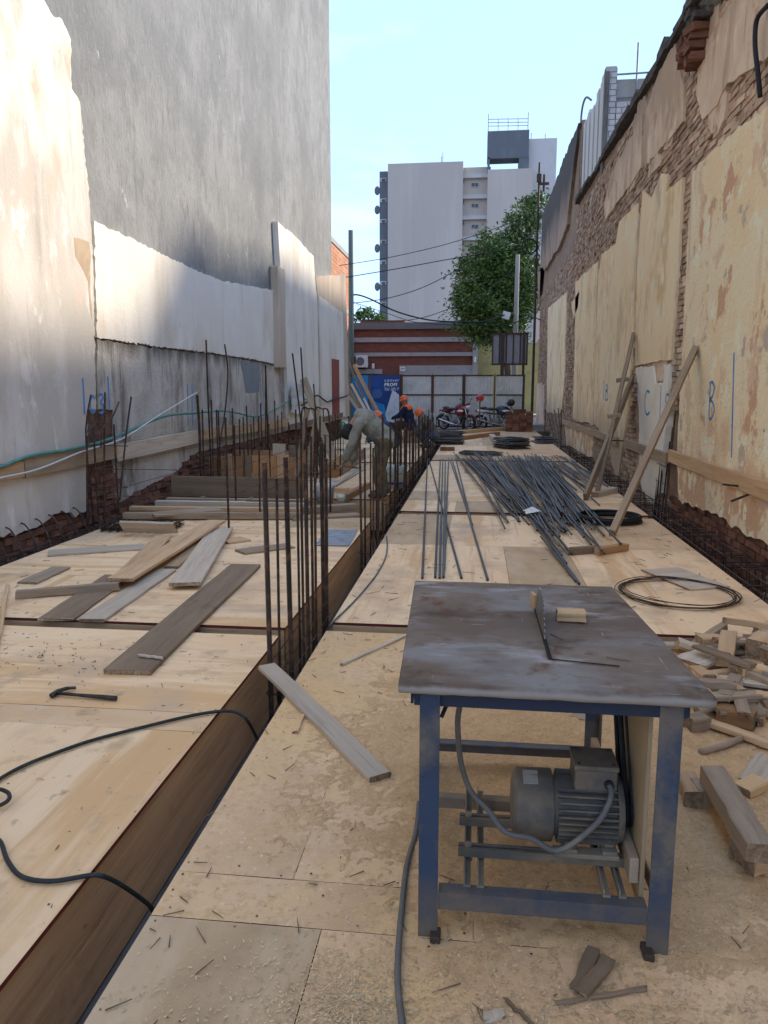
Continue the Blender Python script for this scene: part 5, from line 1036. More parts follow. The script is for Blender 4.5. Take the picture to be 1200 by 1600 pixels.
starter('tall bars in front of the white far panel', [(457, 552, -3.5, .016, .25), (470, 543, -3.5, .016, .1), (415, 572, -4.3, .016), (490, 600, -3.2, .014, .1), (505, 640, -3.2, .014), (520, 655, -3.4, .014), (528, 650, -3.2, .014)], base_z=-.1)
starter('starter bars beside the far worker near the fence', [(x, 660 + (k * 13) % 14, -1.6 + .2 * (k % 3), .018) for k, x in enumerate((610, 616, 622, 640, 646))], base_z=0.0)
# bars along the left wall at the c3 chase
t = thing('starter_bars', 'bent starter bars standing in the broken brick chase under c3', 'rebar cage', WX(165, 800, -4.48))
for k, pl in enumerate((((142, 617), (134, 670), (138, 740), (138, 822)), ((164, 613), (163, 700), (163, 820)), ((186, 628), (174, 655), (160, 670), (158, 700)), ((205, 620), (196, 690), (187, 782)), ((178, 663), (181, 720), (186, 805)), ((146, 668), (150, 740), (155, 822)), ((139, 728), (143, 780), (147, 824)), ((150, 665), (141, 672), (136, 700), (136, 826)), ((136, 785), (138, 828)))):
    MB().tube(smooth_path([WX(x, y, -4.50 + .03 * (k % 3)) for x, y in pl], 3), .011, 6).obj('bar', REBAR, t)
for zp in (695, 760): MB().tube([WX(136, zp, -4.46), WX(200, zp + 2, -4.46)], .006, 5).obj('tie_bar', REBAR, t)
for k, (pl, lb) in enumerate(((((322, 531), (325, 620), (329, 712)), 'tall straight bar standing against the cement wall by the ledger joint'), (((351, 538), (356, 580), (352, 640), (341, 712)), 'tall wavy bar standing against the cement wall'), (((308, 617), (311, 660), (313, 712)), 'thick short bar at the ledger joint on the cement wall'), (((316, 640), (318, 712)), 'short thin bar beside the thick one on the cement wall'), (((187, 605), (178, 655)), 'short bar poking from the c3 chase') if 0 else (((415, 570), (415, 705)), 'tall bar standing before the blue-grey patch'))):
    q = [WX(x, y, -4.50) for x, y in pl]; q.append(Vector((q[-1].x, q[-1].y, -.1))); tag(MB().tube(smooth_path(q, 4), .014 if k != 2 else .022, 6).obj('upright_bar', REBAR), lb, 'rebar')
# chase bars on the right wall
t = thing('starter_bars', 'starter bars in the dark chase beside the white panel marked C', 'rebar cage', (XR + .0, WX(1045, 780, XR).y, -.5))
for k, px_ in enumerate((1033, 1038, 1042, 1047, 1051, 1055)): a = WX(px_, 690 - (k % 3) * 22, XR + .03); vbar(t, (XR - .02 - .02 * (k % 2), a.y, -.5), a, .012)
for z in (.0, .25, .5): ya, yb_ = WX(1055, 700, XR).y, WX(1033, 700, XR).y; MB().tube([(XR - .05, ya, z), (XR - .05, yb_, z)], .006, 5).obj('stirrup', REBAR, t)
t = thing('starter_bars', 'leaning dark bars at the end of the far ledger', 'rebar cage', (XR - .2, 24, 0))
for k, (a, b) in enumerate((((852, 640), (851, 690)), ((861, 645), (872, 695)), ((866, 640), (876, 700)), ((872, 638), (878, 702)), ((877, 640), (876, 702)), ((857, 650), (868, 690)))): p_ = WX(*a, XR - .12); q_ = WX(*b, XR - .2); vbar(t, q_, p_, .018)
for (a, b, lb) in (((1130, 757), (1160, 760), 'bar stub sticking out of the wall below the painted line'), ((1143, 783), (1176, 770), 'bent bar stub sticking out under the long tan ledger'), ((955, 688), (975, 689), 'bar stub between two ledgers on the cream wall')):
    p_ = WX(*a, XR - .25); q_ = WX(*b, XR + .01); tag(MB().tube([p_, q_], .012, 6).obj('bar_stub', REBAR), lb, 'rebar')
# trench cages
def cage(label, xa, xb, ya, yb_, zt_, zb_, step, hooks):
    t = thing('beam_cage', label, 'rebar cage', ((xa + xb) / 2, (ya + yb_) / 2, zb_))
    for x in (xa, (xa + xb) / 2, xb):
        for z in (zb_ + .01, zt_): MB().cyl((x, ya, z), (x, yb_, z + random.uniform(-.02, .02)), .008, n=5).obj('bar', REBAR, t)
    me = MB().tube(smooth_path([(xa - .01, 0, zt_ + (.12 if hooks else 0)), (xa - .012, 0, zt_ - .1), (xa - .012, 0, zb_), (xb + .012, 0, zb_), (xb + .012, 0, zt_ - .02), (xb, 0, zt_ + .012), (xa + .05, 0, zt_ + .012)], 2), .005, 5).mesh('stirrup', REBAR)
    y = ya + .05
    while y < yb_: link('stirrup', me, t, Matrix.Translation((random.uniform(-.01, .01), y + random.uniform(-.03, .03), random.uniform(-.03, .02))) @ Matrix.Rotation(random.uniform(-.12, .12), 4, 'Z')); y += step
    for k in range(10 if hooks == 0 else 0):
        y = ya + 1 + k * .75; z = zt_ + random.uniform(-.03, .10); MB().tube([(xa - .1, y, z), (xb + .03, y + random.uniform(-.1, .1), z)], .006, 5).obj('tie_bar', REBAR, t)
    return t
cage('rebar beam cage in the trench along the cream wall', 2.27, 2.58, 4.6, 22, -.02, -.42, .17, 0)
cage('rebar beam cage in the trench under the white limewashed wall', -4.56, -4.36, 4.5, 12.5, -.06, -.42, .16, 0)
cage('rebar beam cage lying in the long trench between the decks', -1.18, -1.03, 9.6, 28, -.1, -.44, .22, 0)
t = thing('hooked_bars', 'row of bent hooks poking from the red earth under the white wall', 'rebar', (-4.5, 6.8, -.4))
for k in range(10):
    y = 5.9 + k * .26; MB().tube(smooth_path([(-4.42, y, -.3), (-4.44, y + .02, -.05), (-4.50, y + .05, .10), (-4.60, y + .1, .2), (-4.70, y + .12, .22)], 4), .008, 5).obj('hook', REBAR, t)

# the pile of loose bars on the decks
bar_me = MB().tube([(-.5, 0, 0), (-.25, 0, 0), (0, 0, 0), (.25, 0, 0), (.5, 0, 0)], 1, 7).mesh('loose_rebar', STEEL, True)
PG = 'loose rebars piled on the decks'
def loose(A_, B_, r, label):
    d = (B_ - A_); o = link('loose_rebar', bar_me, None, frame(A_, B_) @ Matrix.Diagonal((d.length, r, r, 1))); return tag(o, label, 'rebar', PG)
lone = 'straight grey rebar lying loose on plywood apart from the thick of the pile'
for a, b in (((668, 716), (660, 903)), ((688, 718), (680, 902)), ((692, 717), (687, 903)), ((696, 718), (693, 902)), ((670, 717), (721, 903)), ((701, 716), (694, 890)), ((703, 718), (738, 820)), ((706, 716), (762, 906)), ((712, 716), (737, 818))):
    loose(G(*a, .012), G(*b, .012), .011, lone)
r_ = random.Random(31); dense = 'grey rebar lying in the thick tangled pile across the deck'
for k in range(120):
    u = r_.random(); ax = 715 + 150 * u + r_.gauss(0, 6); ay = 708 + r_.uniform(0, 14) + 8 * u
    L2 = r_.uniform(.55, 1.0); sl = 1.02 - .32 * u + r_.gauss(0, .16); dy = 118 * L2 + r_.uniform(-10, 10)
    if r_.random() < .22: dy *= 1.4
    bx_, by_ = ax + dy * sl * .95, ay + dy
    by_ = min(by_, 872); A_ = G(ax, ay, .0); B_ = G(bx_, by_, .0)
    if B_.x > 2.15: f = (2.15 - A_.x) / (B_.x - A_.x); B_ = A_.lerp(B_, f)
    lay = (k % 6) * .019; A_.z = .014 + lay + r_.uniform(0, .012); B_.z = .013 + lay * r_.uniform(.25, 1)
    loose(A_, B_, r_.choice((.009, .010, .012)), dense)
for a, b in (((860, 850), (905, 912)), ((845, 838), (900, 908)), ((812, 790), (885, 880)), ((790, 760), (870, 860)), ((800, 770), (878, 868))): loose(G(*a, .05), G(*b, .014), .011, dense)
for k in range(26):   # shorter bars nearer the wall
    ax = r_.uniform(850, 905); ay = r_.uniform(712, 740); bx_ = ax + r_.uniform(20, 60); by_ = ay + r_.uniform(20, 45); A_, B_ = G(ax, ay), G(bx_, by_)
    A_.x = min(A_.x, 2.1); B_.x = min(B_.x, 2.15); A_.z = .012 + .015 * (k % 3); B_.z = .012 + .012 * (k % 3)
    loose(A_, B_, .010, 'short rebar of the loose layer close to the cream wall')
def bundle(label, c, n, w, d_, rz, r=.006, h=.012):
    t = thing('stirrup_bundle', label, 'stirrups', c, rz); rd_ = random.Random(int(c[1] * 100))
    me = MB().tube([(-w / 2, -d_ / 2, 0), (w / 2, -d_ / 2, 0), (w / 2, d_ / 2, .004), (-w / 2, d_ / 2, .004), (-w / 2, -d_ / 2, .006)], r, 5).mesh('stirrup', STEEL)
    for k in range(n): link('stirrup', me, t, Matrix.Translation(Vector(c) + Vector((rd_.uniform(-.12, .12), rd_.uniform(-.25, .25), .008 + (k // 2) * h))) @ Matrix.Rotation(rz + rd_.uniform(-.25, .25), 4, 'Z') @ Matrix.Rotation(rd_.uniform(-.05, .05), 4, 'X'))
    return t
bundle('neat dark bundle of square stirrups beside the trench bars', G(700, 693), 44, .75, .6, .1, .014, .016)
bundle('tangled dark bundle of stirrups past the end of the rebar pile', G(800, 700), 40, .5, .7, .5, .012, .014)
bundle('dark bundle of stirrups lying against the far cream wall', G(850, 692), 24, .35, .6, .2, .012, .014)
bundle('loose stirrups scattered on the heads of the piled rebars', G(752, 711), 16, .8, .35, -.3, .010, .008)

# ================================================================== OFFCUTS BESIDE THE SAW
og = 'wood offcuts heaped beside the saw bench'
flat('wood_offcut', (1097, 1198), (1130, 1194), (1206, 1312), (1170, 1322), .085, .07, W_OLD, 'long square timber on top of the offcut heap', 'offcut')
def blk(c, L_, W_, T_, rz, mat, label, z=0, tilt=0):
    _ps[0] += 1
    p_ = G(*c); return tag(link('wood_offcut', plank_mesh(L_, W_, T_, mat, _ps[0], .004, 4, .006), None, Matrix.Translation((p_.x, p_.y, z + T_ / 2 + .001 + abs(math.sin(tilt)) * L_ / 2)) @ Matrix.Rotation(rz, 4, 'Z') @ Matrix.Rotation(tilt, 4, 'Y')), label, 'offcut')
blk((1183, 1352), .14, .11, .085, .5, W_TAN, 'thick stub propping up the long square timber')
blk((1108, 1256), .12, .10, .085, .1, W_OLD, 'dark-ended square stub beside the bench leg')
blk((1077, 1250), .16, .07, .08, 1.5, W_TAN, 'upright-grained stub touching the square dark-ended one')
flat('wood_offcut', (1086, 1056), (1120, 1124), (1152, 1074), (1190, 1104), .05, .018, W_OLD, 'grey-brown plywood offcut with a bent nail in the heap', 'offcut')
plank('wood_offcut', G(1072, 1116, .03), G(1215, 1168, .03), .05, .03, W_TAN, label='long thin slat crossing the front of the heap', cat='offcut')
cable('wood_offcut', [G(1094, 1175, .02), G(1125, 1167, .025), G(1162, 1152, .02)], .016, W_OLD, 'crooked stick lying before the heap', 'offcut', k=4)
flat('wood_offcut', (1157, 1212), (1200, 1232), (1182, 1180), (1230, 1180), .004, .015, W_PALE, 'pale plywood offcut beside the long square timber', 'offcut')
blk((1172, 1236), .14, .08, .04, .7, W_FRESH, 'fresh pine stub in front of the pale plywood offcut')
blk((1108, 1018), .14, .10, .10, .2, W_TAN, 'square stub at the back of the heap beside the upright plank')
plank('wood_offcut', G(1130, 1046, .05), G(1139, 990, .16), .09, .045, W_TAN, label='plank stub leaning up at the back of the heap', cat='offcut')
flat('wood_offcut', (1062, 1020), (1092, 1046), (1098, 1010), (1136, 1028), .06, .022, W_PALE, 'flat grey board end on the heap behind the bench corner', 'offcut')
blk((1188, 1036), .2, .12, .11, .9, W_TAN, 'big split block at the back of the heap', .05)
plank('wood_offcut', G(1145, 1036, .10), G(1222, 1056, .10), .09, .04, W_PALE, label='pale plank stub crossing the big split block', cat='offcut')
blk((1172, 1076), .15, .09, .075, .1, W_FRESH, 'yellow cut block in the middle of the heap', .05)
plank('wood_offcut', G(1098, 1050, .09), G(1160, 1082, .10), .05, .035, W_TAN, label='narrow slat over the grey-brown plywood offcut', cat='offcut')
blk((1150, 1132), .16, .09, .08, -.5, W_BROWN, 'reddish block under the thin slat')
blk((1087, 1140), .10, .08, .07, .4, W_OLD, 'ringed stub end under the edge of the plywood offcut')
flat('wood_offcut', (893, 1118), (908, 1102), (925, 1128), (945, 1112), .001, .02, W_OLD, 'brown board end behind the rear bench leg', 'offcut')
flat('wood_offcut', (905, 1098), (915, 1092), (935, 1106), (945, 1100), .022, .015, W_PALE, 'pale thin board end behind the rear bench leg', 'offcut')
r_ = random.Random(5); mats_ = (W_OLD, W_PALE, W_TAN, W_OLD, W_DARK)
for k in range(64):
    c = (r_.uniform(1085, 1235), r_.uniform(1000, 1125)); p_ = G(*c)
    tag(link('wood_offcut', plank_mesh(r_.uniform(.12, .5), r_.uniform(.025, .09), r_.uniform(.014, .045), mats_[k % 5], 300 + k, .007, 4, .005), None, Matrix.Translation((p_.x, p_.y, .035 + .035 * r_.random() * (k % 4))) @ Matrix.Rotation(r_.uniform(0, 3.1), 4, 'Z') @ Matrix.Rotation(r_.uniform(-.22, .22), 4, 'Y')), 'small mixed wood end buried in the offcut heap', 'offcut', og)
for k, (c, L_, rz) in enumerate((((915, 1520), .17, 1.15), ((930, 1535), .16, .95))):
    blk(c, L_, .04, .012, rz, W_DARK, ('dark split slat lying in the shavings before the bench', 'dark split slat overlapping its twin in the shavings')[k], .003 + .010 * k)
plank('wood_sliver', G(870, 1565, .008), G(1010, 1545, .008), .012, .01, W_DARK, label='long dark sliver beside the split slats', cat='wood sliver')
plank('wood_sliver', G(790, 1560, .008), G(830, 1600, .008), .01, .008, W_DARK, label='dark sliver at an angle in the pale shavings', cat='wood sliver')
blk((770, 1590), .05, .03, .012, .3, W_PALE, 'white chip in the pale shavings')
# dark splinters and chips strewn over the plywood
r_ = random.Random(88); s = MB()
def strew(n, fx_, lmin, lmax, w):
    for _ in range(n):
        x, y = fx_(); a = r_.uniform(0, 6.3); L_ = r_.uniform(lmin, lmax); d = Vector((math.cos(a), math.sin(a), 0)); e = Vector((-d.y, d.x, 0)) * w * r_.uniform(.5, 1.2); c = Vector((x, y, .0035))
        q = c + d * L_ + Vector((0, 0, r_.uniform(0, .004)))
        s.add([c - e, c + e, q + e * .4, q - e * .4, c + Vector((0, 0, .004)), q + Vector((0, 0, .003))], [(0, 1, 4), (1, 2, 5, 4), (2, 3, 5), (3, 0, 4, 5)])
strew(240, lambda: (r_.uniform(RX0, RX1), r_.uniform(1.0, 4.8)), .01, .09, .0022)
strew(120, lambda: (r_.uniform(RX0, RX1), r_.uniform(5.1, 9.6)), .02, .12, .003)
strew(70, lambda: (r_.uniform(-4, LX1), r_.uniform(1.5, 4.6)), .005, .03, .002)
strew(80, lambda: (r_.gauss(-2.55, .28), min(4.65, max(3.5, r_.gauss(4.1, .2)))), .005, .03, .003)
strew(60, lambda: (r_.uniform(-4, LX1), r_.uniform(4.9, 9)), .02, .08, .003)
tag(s.obj('splinters', W_DARK, fix=False), 'dark wood splinters strewn over the plywood decks', 'splinters', kind='stuff')
# sawdust: a low drift under and around the bench, and pale shavings
DUST = M('sawdust', (.55, .385, .22), [((.46, .315, .175), 6, .42, .62, 9), ((.60, .45, .26), 50, .5, .70, 5), ((.30, .20, .105), 110, .56, .70, 4), ((.64, .51, .34), 180, .62, .72, 3)], .95, 1.0, 220, bdist=.006, gain=(1.32, 1.2, 1.08))
s = MB(); V = []; nx, ny = 230, 270; xa, xb, ya, yb_ = -.75, 2.15, 1.25, 4.75
for j in range(ny + 1):
    for i in range(nx + 1):
        x = xa + (xb - xa) * i / nx; y = ya + (yb_ - ya) * j / ny
        d = math.hypot((x - .45) / 1.15, (y - 3.2) / 1.35); base = (1.28 - d) * .05
        z = base + .012 * noise.noise((x * 2.1, y * 2.1, 3)) + .012 * noise.noise((x * 7, y * 7, 1)) + .014 * noise.noise((x * 23, y * 23, 5)) + .012 * noise.noise((x * 47, y * 47, 9))
        V.append((x, y, max(-.012, min(.03, z * .55 - .010 + .004 * noise.noise((x * 60, y * 60, 2))))))
s.add(V, [(j * (nx + 1) + i, j * (nx + 1) + i + 1, (j + 1) * (nx + 1) + i + 1, (j + 1) * (nx + 1) + i) for j in range(ny) for i in range(nx)
          if max(V[q][2] for q in (j * (nx + 1) + i, j * (nx + 1) + i + 1, (j + 1) * (nx + 1) + i + 1, (j + 1) * (nx + 1) + i)) > -.004])
tag(s.obj('sawdust', DUST, None, True, fix=False), 'tan sawdust drifted under and around the blue saw bench', 'sawdust', kind='stuff')
SHAV = M('pale_shavings', (.62, .47, .28), [((.48, .34, .18), 15, .45, .7)], .85, island=.3)
s = MB(); r_ = random.Random(17)
for k in range(16000):
    u = r_.random()
    if u < .42: x, y = r_.gauss(.45, .55), r_.gauss(1.72, .13)
    elif u < .58: x, y = r_.gauss(-.28, .1), r_.gauss(1.68, .14)
    elif u < .86: x, y = r_.gauss(.35, .6), r_.gauss(3.0, .8)
    else: x, y = r_.uniform(RX0, RX1), r_.uniform(1.3, 4.8)
    if not (RX0 + .02 < x < RX1 and 1.2 < y < 4.8): continue
    a = r_.uniform(0, 6.3); L_ = r_.uniform(.002, .007); w = r_.uniform(.0008, .002); d = Vector((math.cos(a), math.sin(a), 0)) * L_; e = Vector((-math.sin(a), math.cos(a), 0)) * w
    d2 = math.hypot((x - .45) / 1.15, (y - 3.2) / 1.35); z = max(0, .62 * ((1 - d2) * .05 +   .012 * noise.noise((x * 2.1, y * 2.1, 3)) + .012 * noise.noise((x * 7, y * 7, 1))) - .006); c = Vector((x, y, min(.03, z) + .003 + r_.random() * .003))
    up_ = Vector((0, 0, r_.uniform(-.0015, .0025)))
    s.add([c - d - e, c + d - e + up_, c + d + e + up_, c - d + e], [(0, 1, 2, 3)])
tag(s.obj('wood_shavings', SHAV, fix=False), 'pale wood shavings scattered in front of the blue saw bench', 'shavings', kind='stuff')
# ================================================================== PEOPLE
SKIN = M('skin', (.36, .20, .13), [((.30, .16, .10), 8, .5, .7)], .6)
HAIRM = M('dark_hair', (.02, .017, .015), [], .7)
def cloth(name, c): return M(name, c, [(tuple(v * .7 for v in c), 5, .45, .7, 6), (tuple(min(1, v * 1.35) for v in c), 9, .58, .75, 5)], .92, .5, 40, bdist=.01)
def remesh(o, v, it=6, folds=False):
    m_ = o.modifiers.new('remesh', 'REMESH'); m_.mode = 'VOXEL'; m_.voxel_size = v; m_.use_smooth_shade = True
    s_ = o.modifiers.new('smooth', 'SMOOTH'); s_.factor = .5; s_.iterations = it
    if folds:
        tx = bpy.data.textures.get('cloth_folds') or bpy.data.textures.new('cloth_folds', 'CLOUDS'); tx.noise_scale = .11; tx.noise_depth = 2
        d_m = o.modifiers.new('folds', 'DISPLACE'); d_m.texture = tx; d_m.texture_coords = 'GLOBAL'; d_m.strength = .05; d_m.mid_level = .5
    return o
def limb(s, pts, rs): 
    s.tube(smooth_path(pts, 4), [rs[min(int(i / 4), len(rs) - 1)] * (1 - (i % 4) / 4) + rs[min(int(i / 4) + 1, len(rs) - 1)] * (i % 4) / 4 for i in range((len(pts) - 1) * 4 + 1)], 12)
    for p, r in zip(pts, rs): s.ell(p, (r, r, r), 10, 6)
def person(label, loc, rz, P, shirt, trousers, head_gear, sleeves=True, vox=.016, vest=None, fingers=True):
    """P: joints in the figure's own frame (x forward, y to its left, z up)"""
    mw = Matrix.Translation(loc) @ Matrix.Rotation(rz, 4, 'Z')
    t = thing('person', label, 'person', loc, rz)
    T_ = lambda q: mw @ Vector(q)
    hip, chest, neck, head = [Vector(P[k]) for k in ('hip', 'chest', 'neck', 'head')]; look = Vector(P['look']).normalized()
    up = (head - neck).normalized(); side = up.cross(look).normalized(); look = side.cross(up)
    Hm = Matrix((look, side, up)).transposed(); W3 = mw.to_3x3()
    s = MB(); 
    torso_ax = (chest - hip).normalized(); lat = Vector((0, 1, 0))
    def torso(s, k):
        fwd = lat.cross(torso_ax)
        mm = Matrix((fwd, lat, torso_ax)).transposed()
        for f, a, b, c in ((0, .115, .165, .13), (.3, .11, .15, .15), (.65, .12, .165, .16), (1.0, .12, .18, .14), (1.15, .09, .15, .09)):
            p = hip.lerp(chest, f); s.ell(T_(p), (a + k, b + k, c + k), 14, 9, W3 @ mm)
    torso(s, -.012)
    limb(s, [T_(chest + torso_ax * .1), T_(neck), T_(head)], [.07, .055, .05])
    s.ell(T_(head), (.098, .078, .122), 16, 12, W3 @ Hm); s.ell(T_(head + look * .03 - up * .06), (.062, .055, .06), 12, 8, W3 @ Hm)
    s.ell(T_(head + look * .100 - up * .012), (.02, .014, .024), 8, 6, W3 @ Hm)
    for e in (-1, 1): s.ell(T_(head + side * e * .078 - up * .005), (.022, .012, .032), 8, 6, W3 @ Hm)
    sh = MB(); torso(sh, .042); sh.ell(T_(chest + torso_ax * .08), (.1, .12, .06), 10, 6); tr = MB(); 
    for e, k in ((-1, 'R'), (1, 'L')):
        a, b, c = [Vector(P[q + k]) for q in ('sh', 'el', 'ha')]; limb(s, [T_(a), T_(b), T_(c)], [.05, .04, .03])
        dn = (c - b).normalized(); o1 = dn.orthogonal().normalized(); acr = Vector((0, 1, 0)) - dn * dn.y; acr = acr.normalized() if acr.length > .2 else o1; thick = dn.cross(acr)
        hc = c + dn * .05; s.ell(T_(hc), (.05, .04, .02), 10, 6, W3 @ Matrix((dn, acr, thick)).transposed())
        if fingers:
            for q in range(4): f0 = hc + dn * .035 + acr * (.026 - .0175 * q); ln = (.038, .046, .042, .032)[q]; limb(s, [T_(f0), T_(f0 + dn * ln + thick * .012), T_(f0 + dn * ln * 1.5 + thick * .035)], [.010, .009, .008])
            f0 = hc - dn * .01 + acr * .03; limb(s, [T_(f0), T_(f0 + acr * .03 + dn * .025 + thick * .01), T_(f0 + acr * .032 + dn * .055 + thick * .022)], [.012, .010, .009])
        limb(sh, [T_(a), T_(b), T_(c - dn * .03)] if sleeves else [T_(a), T_(a.lerp(b, .5)), T_(a.lerp(b, .8))], [.085, .07, .058])
        h, kn, an = [Vector(P[q + k]) for q in ('hp', 'kn', 'an')]; limb(s, [T_(h), T_(kn), T_(an)], [.08, .055, .04]); limb(tr, [T_(h), T_(kn), T_(an)], [.125, .098, .085])
        fd = Vector(P.get('foot', (1, 0, 0))); foot = MB(); foot.ell(T_(an + fd * .07 - Vector((0, 0, .035))), (.135, .05, .05), 12, 8, W3 @ Matrix.Rotation(math.atan2(fd.y, fd.x), 3, 'Z')); foot.ell(T_(an - fd * .01 + Vector((0, 0, .0))), (.06, .05, .06), 10, 6, W3)
        foot.obj('shoe', M('work_boot', (.045, .038, .033), [((.1, .085, .07), 8, .5, .7)], .8), t, True)
    tr.ell(T_(hip), (.13, .175, .14), 14, 8, W3); 
    remesh(s.obj('body', SKIN, t, True), vox)
    remesh(sh.obj('shirt', shirt, t, True), vox, 4, True); remesh(tr.obj('trousers', trousers, t, True), vox, 4, True)
    if vest:
        v = MB(); fwd = lat.cross(torso_ax); mm = Matrix((fwd, lat, torso_ax)).transposed()
        v.ell(T_(chest + torso_ax * .06), (.178, .245, .125), 14, 8, W3 @ mm); v.obj('shoulder_panel', vest, t, True)
    if head_gear[0] == 'cap':
        c_ = MB().ell(T_(head + up * .025 - look * .012), (.112, .092, .105), 16, 10, W3 @ Hm).ell(T_(head + look * .12 + up * .045), (.07, .07, .012), 12, 6, W3 @ Hm); c_.obj('cap', head_gear[1], t, True)
        MB().ell(T_(head - look * .03 - up * .02), (.085, .083, .09), 12, 8, W3 @ Hm).obj('hair', HAIRM, t, True)
    else:
        V = []; n_ = 20; base = head + up * .035
        prof_ = [(1.18, -.012), (1.02, .0), (1.0, .03), (.9, .075), (.62, .112), (.25, .13), (.01, .133)]
        hs = MB()
        for rr, zz in prof_:
            for j in range(n_):
                a = 2 * math.pi * j / n_; V.append(T_(base + look * (.128 * rr * math.cos(a) + (.03 if rr > 1.1 and math.cos(a) > .3 else 0)) + side * .105 * rr * math.sin(a) + up * zz))
        hs.add(V, [(i * n_ + j, i * n_ + (j + 1) % n_, (i + 1) * n_ + (j + 1) % n_, (i + 1) * n_ + j) for i in range(len(prof_) - 1) for j in range(n_)]); hs.obj('hard_hat', head_gear[1], t, True)
        MB().tube([T_(base + up * (.03 + .10 * math.sin(math.pi * q / 8) ** .6) + look * (.11 * math.cos(math.pi * q / 8))) for q in range(9)], .012, 6).obj('hat_ridge', head_gear[1], t, True)
    return t
BENT = dict(hip=(-.04, 0, .86), chest=(.25, 0, 1.13), neck=(.42, 0, 1.10), head=(.49, .02, .97), look=(.3, 0, -1),
            shR=(.34, -.20, 1.06), elR=(.38, -.23, .78), haR=(.43, -.18, .52), shL=(.36, .20, 1.10), elL=(.46, .22, .82), haL=(.56, .14, .58),
            hpR=(-.02, -.10, .82), knR=(.02, -.12, .44), anR=(-.03, -.13, .085), hpL=(-.02, .10, .82), knL=(.06, .12, .44), anL=(.03, .14, .085))
SEAT = dict(hip=(-.1, 0, .50), chest=(.02, 0, .92), neck=(.06, 0, 1.08), head=(.10, 0, 1.20), look=(.9, 0, -.35),
            shR=(.02, -.2, .98), elR=(.2, -.24, .78), haR=(.42, -.14, .74), shL=(.02, .2, .98), elL=(.2, .24, .78), haL=(.42, .12, .70),
            hpR=(-.08, -.1, .48), knR=(.32, -.14, .50), anR=(.28, -.14, .085), hpL=(-.08, .1, .48), knL=(.34, .14, .50), anL=(.34, .14, .085))
SQUAT = dict(hip=(-.12, 0, .32), chest=(.10, 0, .68), neck=(.17, 0, .82), head=(.25, 0, .90), look=(.8, 0, -.6),
             shR=(.12, -.2, .74), elR=(.3, -.26, .52), haR=(.5, -.14, .36), shL=(.12, .2, .74), elL=(.3, .26, .52), haL=(.52, .1, .34),
             hpR=(-.1, -.1, .30), knR=(.28, -.18, .42), anR=(.06, -.16, .085), hpL=(-.1, .1, .30), knL=(.28, .18, .42), anL=(.06, .16, .085))
OLIVE = cloth('olive_work_shirt', (.27, .265, .215)); OLIVET = cloth('olive_work_trousers', (.13, .11, .07))
NAVY = cloth('navy_work_jacket', (.016, .022, .06)); DARKT = cloth('dark_brown_trousers', (.05, .03, .03)); JEAN = cloth('blue_jeans', (.05, .08, .14)); GREYG = cloth('grey_green_shirt', (.20, .20, .165))
HAT = M('orange_hard_hat', (.75, .13, .035), [], .35, spec=.5); HIVIS = M('orange_shoulder_panel', (.85, .18, .04), [], .8)
CAPM = cloth('dark_green_cap', (.03, .035, .03))
wk = G(598, 777); wk.z = 0
person('worker in olive shirt and trousers and dark cap bending over, holding a hammer', wk, R(180 + 14), BENT, OLIVE, OLIVET, ('cap', CAPM), vox=.014)
mwk = Matrix.Translation(wk) @ Matrix.Rotation(R(194), 4, 'Z'); ha = mwk @ Vector((.46, -.17, .44))
hh = thing('claw_hammer', 'small hammer held by the bending worker in olive clothes', 'hammer', ha); MB().cyl(ha + Vector((.12, .02, -.02)), ha + Vector((-.24, -.03, .02)), .013, n=8).obj('handle', W_DARK, hh); MB().cyl(ha + Vector((-.23, -.03, -.04)), ha + Vector((-.23, -.03, .07)), .016, n=8).obj('head', M('hammer_steel', (.06, .055, .05)), hh)
p = G(640, 692); p = Vector((WY(637, 640, 22.5).x, 22.5, 0))
person('seated worker in navy jacket with orange shoulders and orange hard hat', p, R(180 - 12), SEAT, NAVY, DARKT, ('hat', HAT), vox=.018, vest=HIVIS, fingers=False)
tag(MB().span((p.x - .12, 22.2, .001), (p.x + .4, 22.8, .33)).obj('timber_stack', W_OLD, bevel=.01), 'low timber crate used as a seat by the navy worker', 'crate')
person('squatting worker in blue jeans and orange hard hat behind the olive worker', Vector((WY(607, 650, 18.2).x, 18.2, 0)), R(200), SQUAT, JEAN, JEAN, ('hat', HAT), vox=.018, fingers=False)
person('squatting worker in a dull grey shirt and orange hard hat near the motorcycles', Vector((WY(672, 650, 20.6).x, 20.6, 0)), R(190), SQUAT, cloth('dull_grey_shirt', (.12, .12, .105)), JEAN, ('hat', HAT), vox=.018, fingers=False)

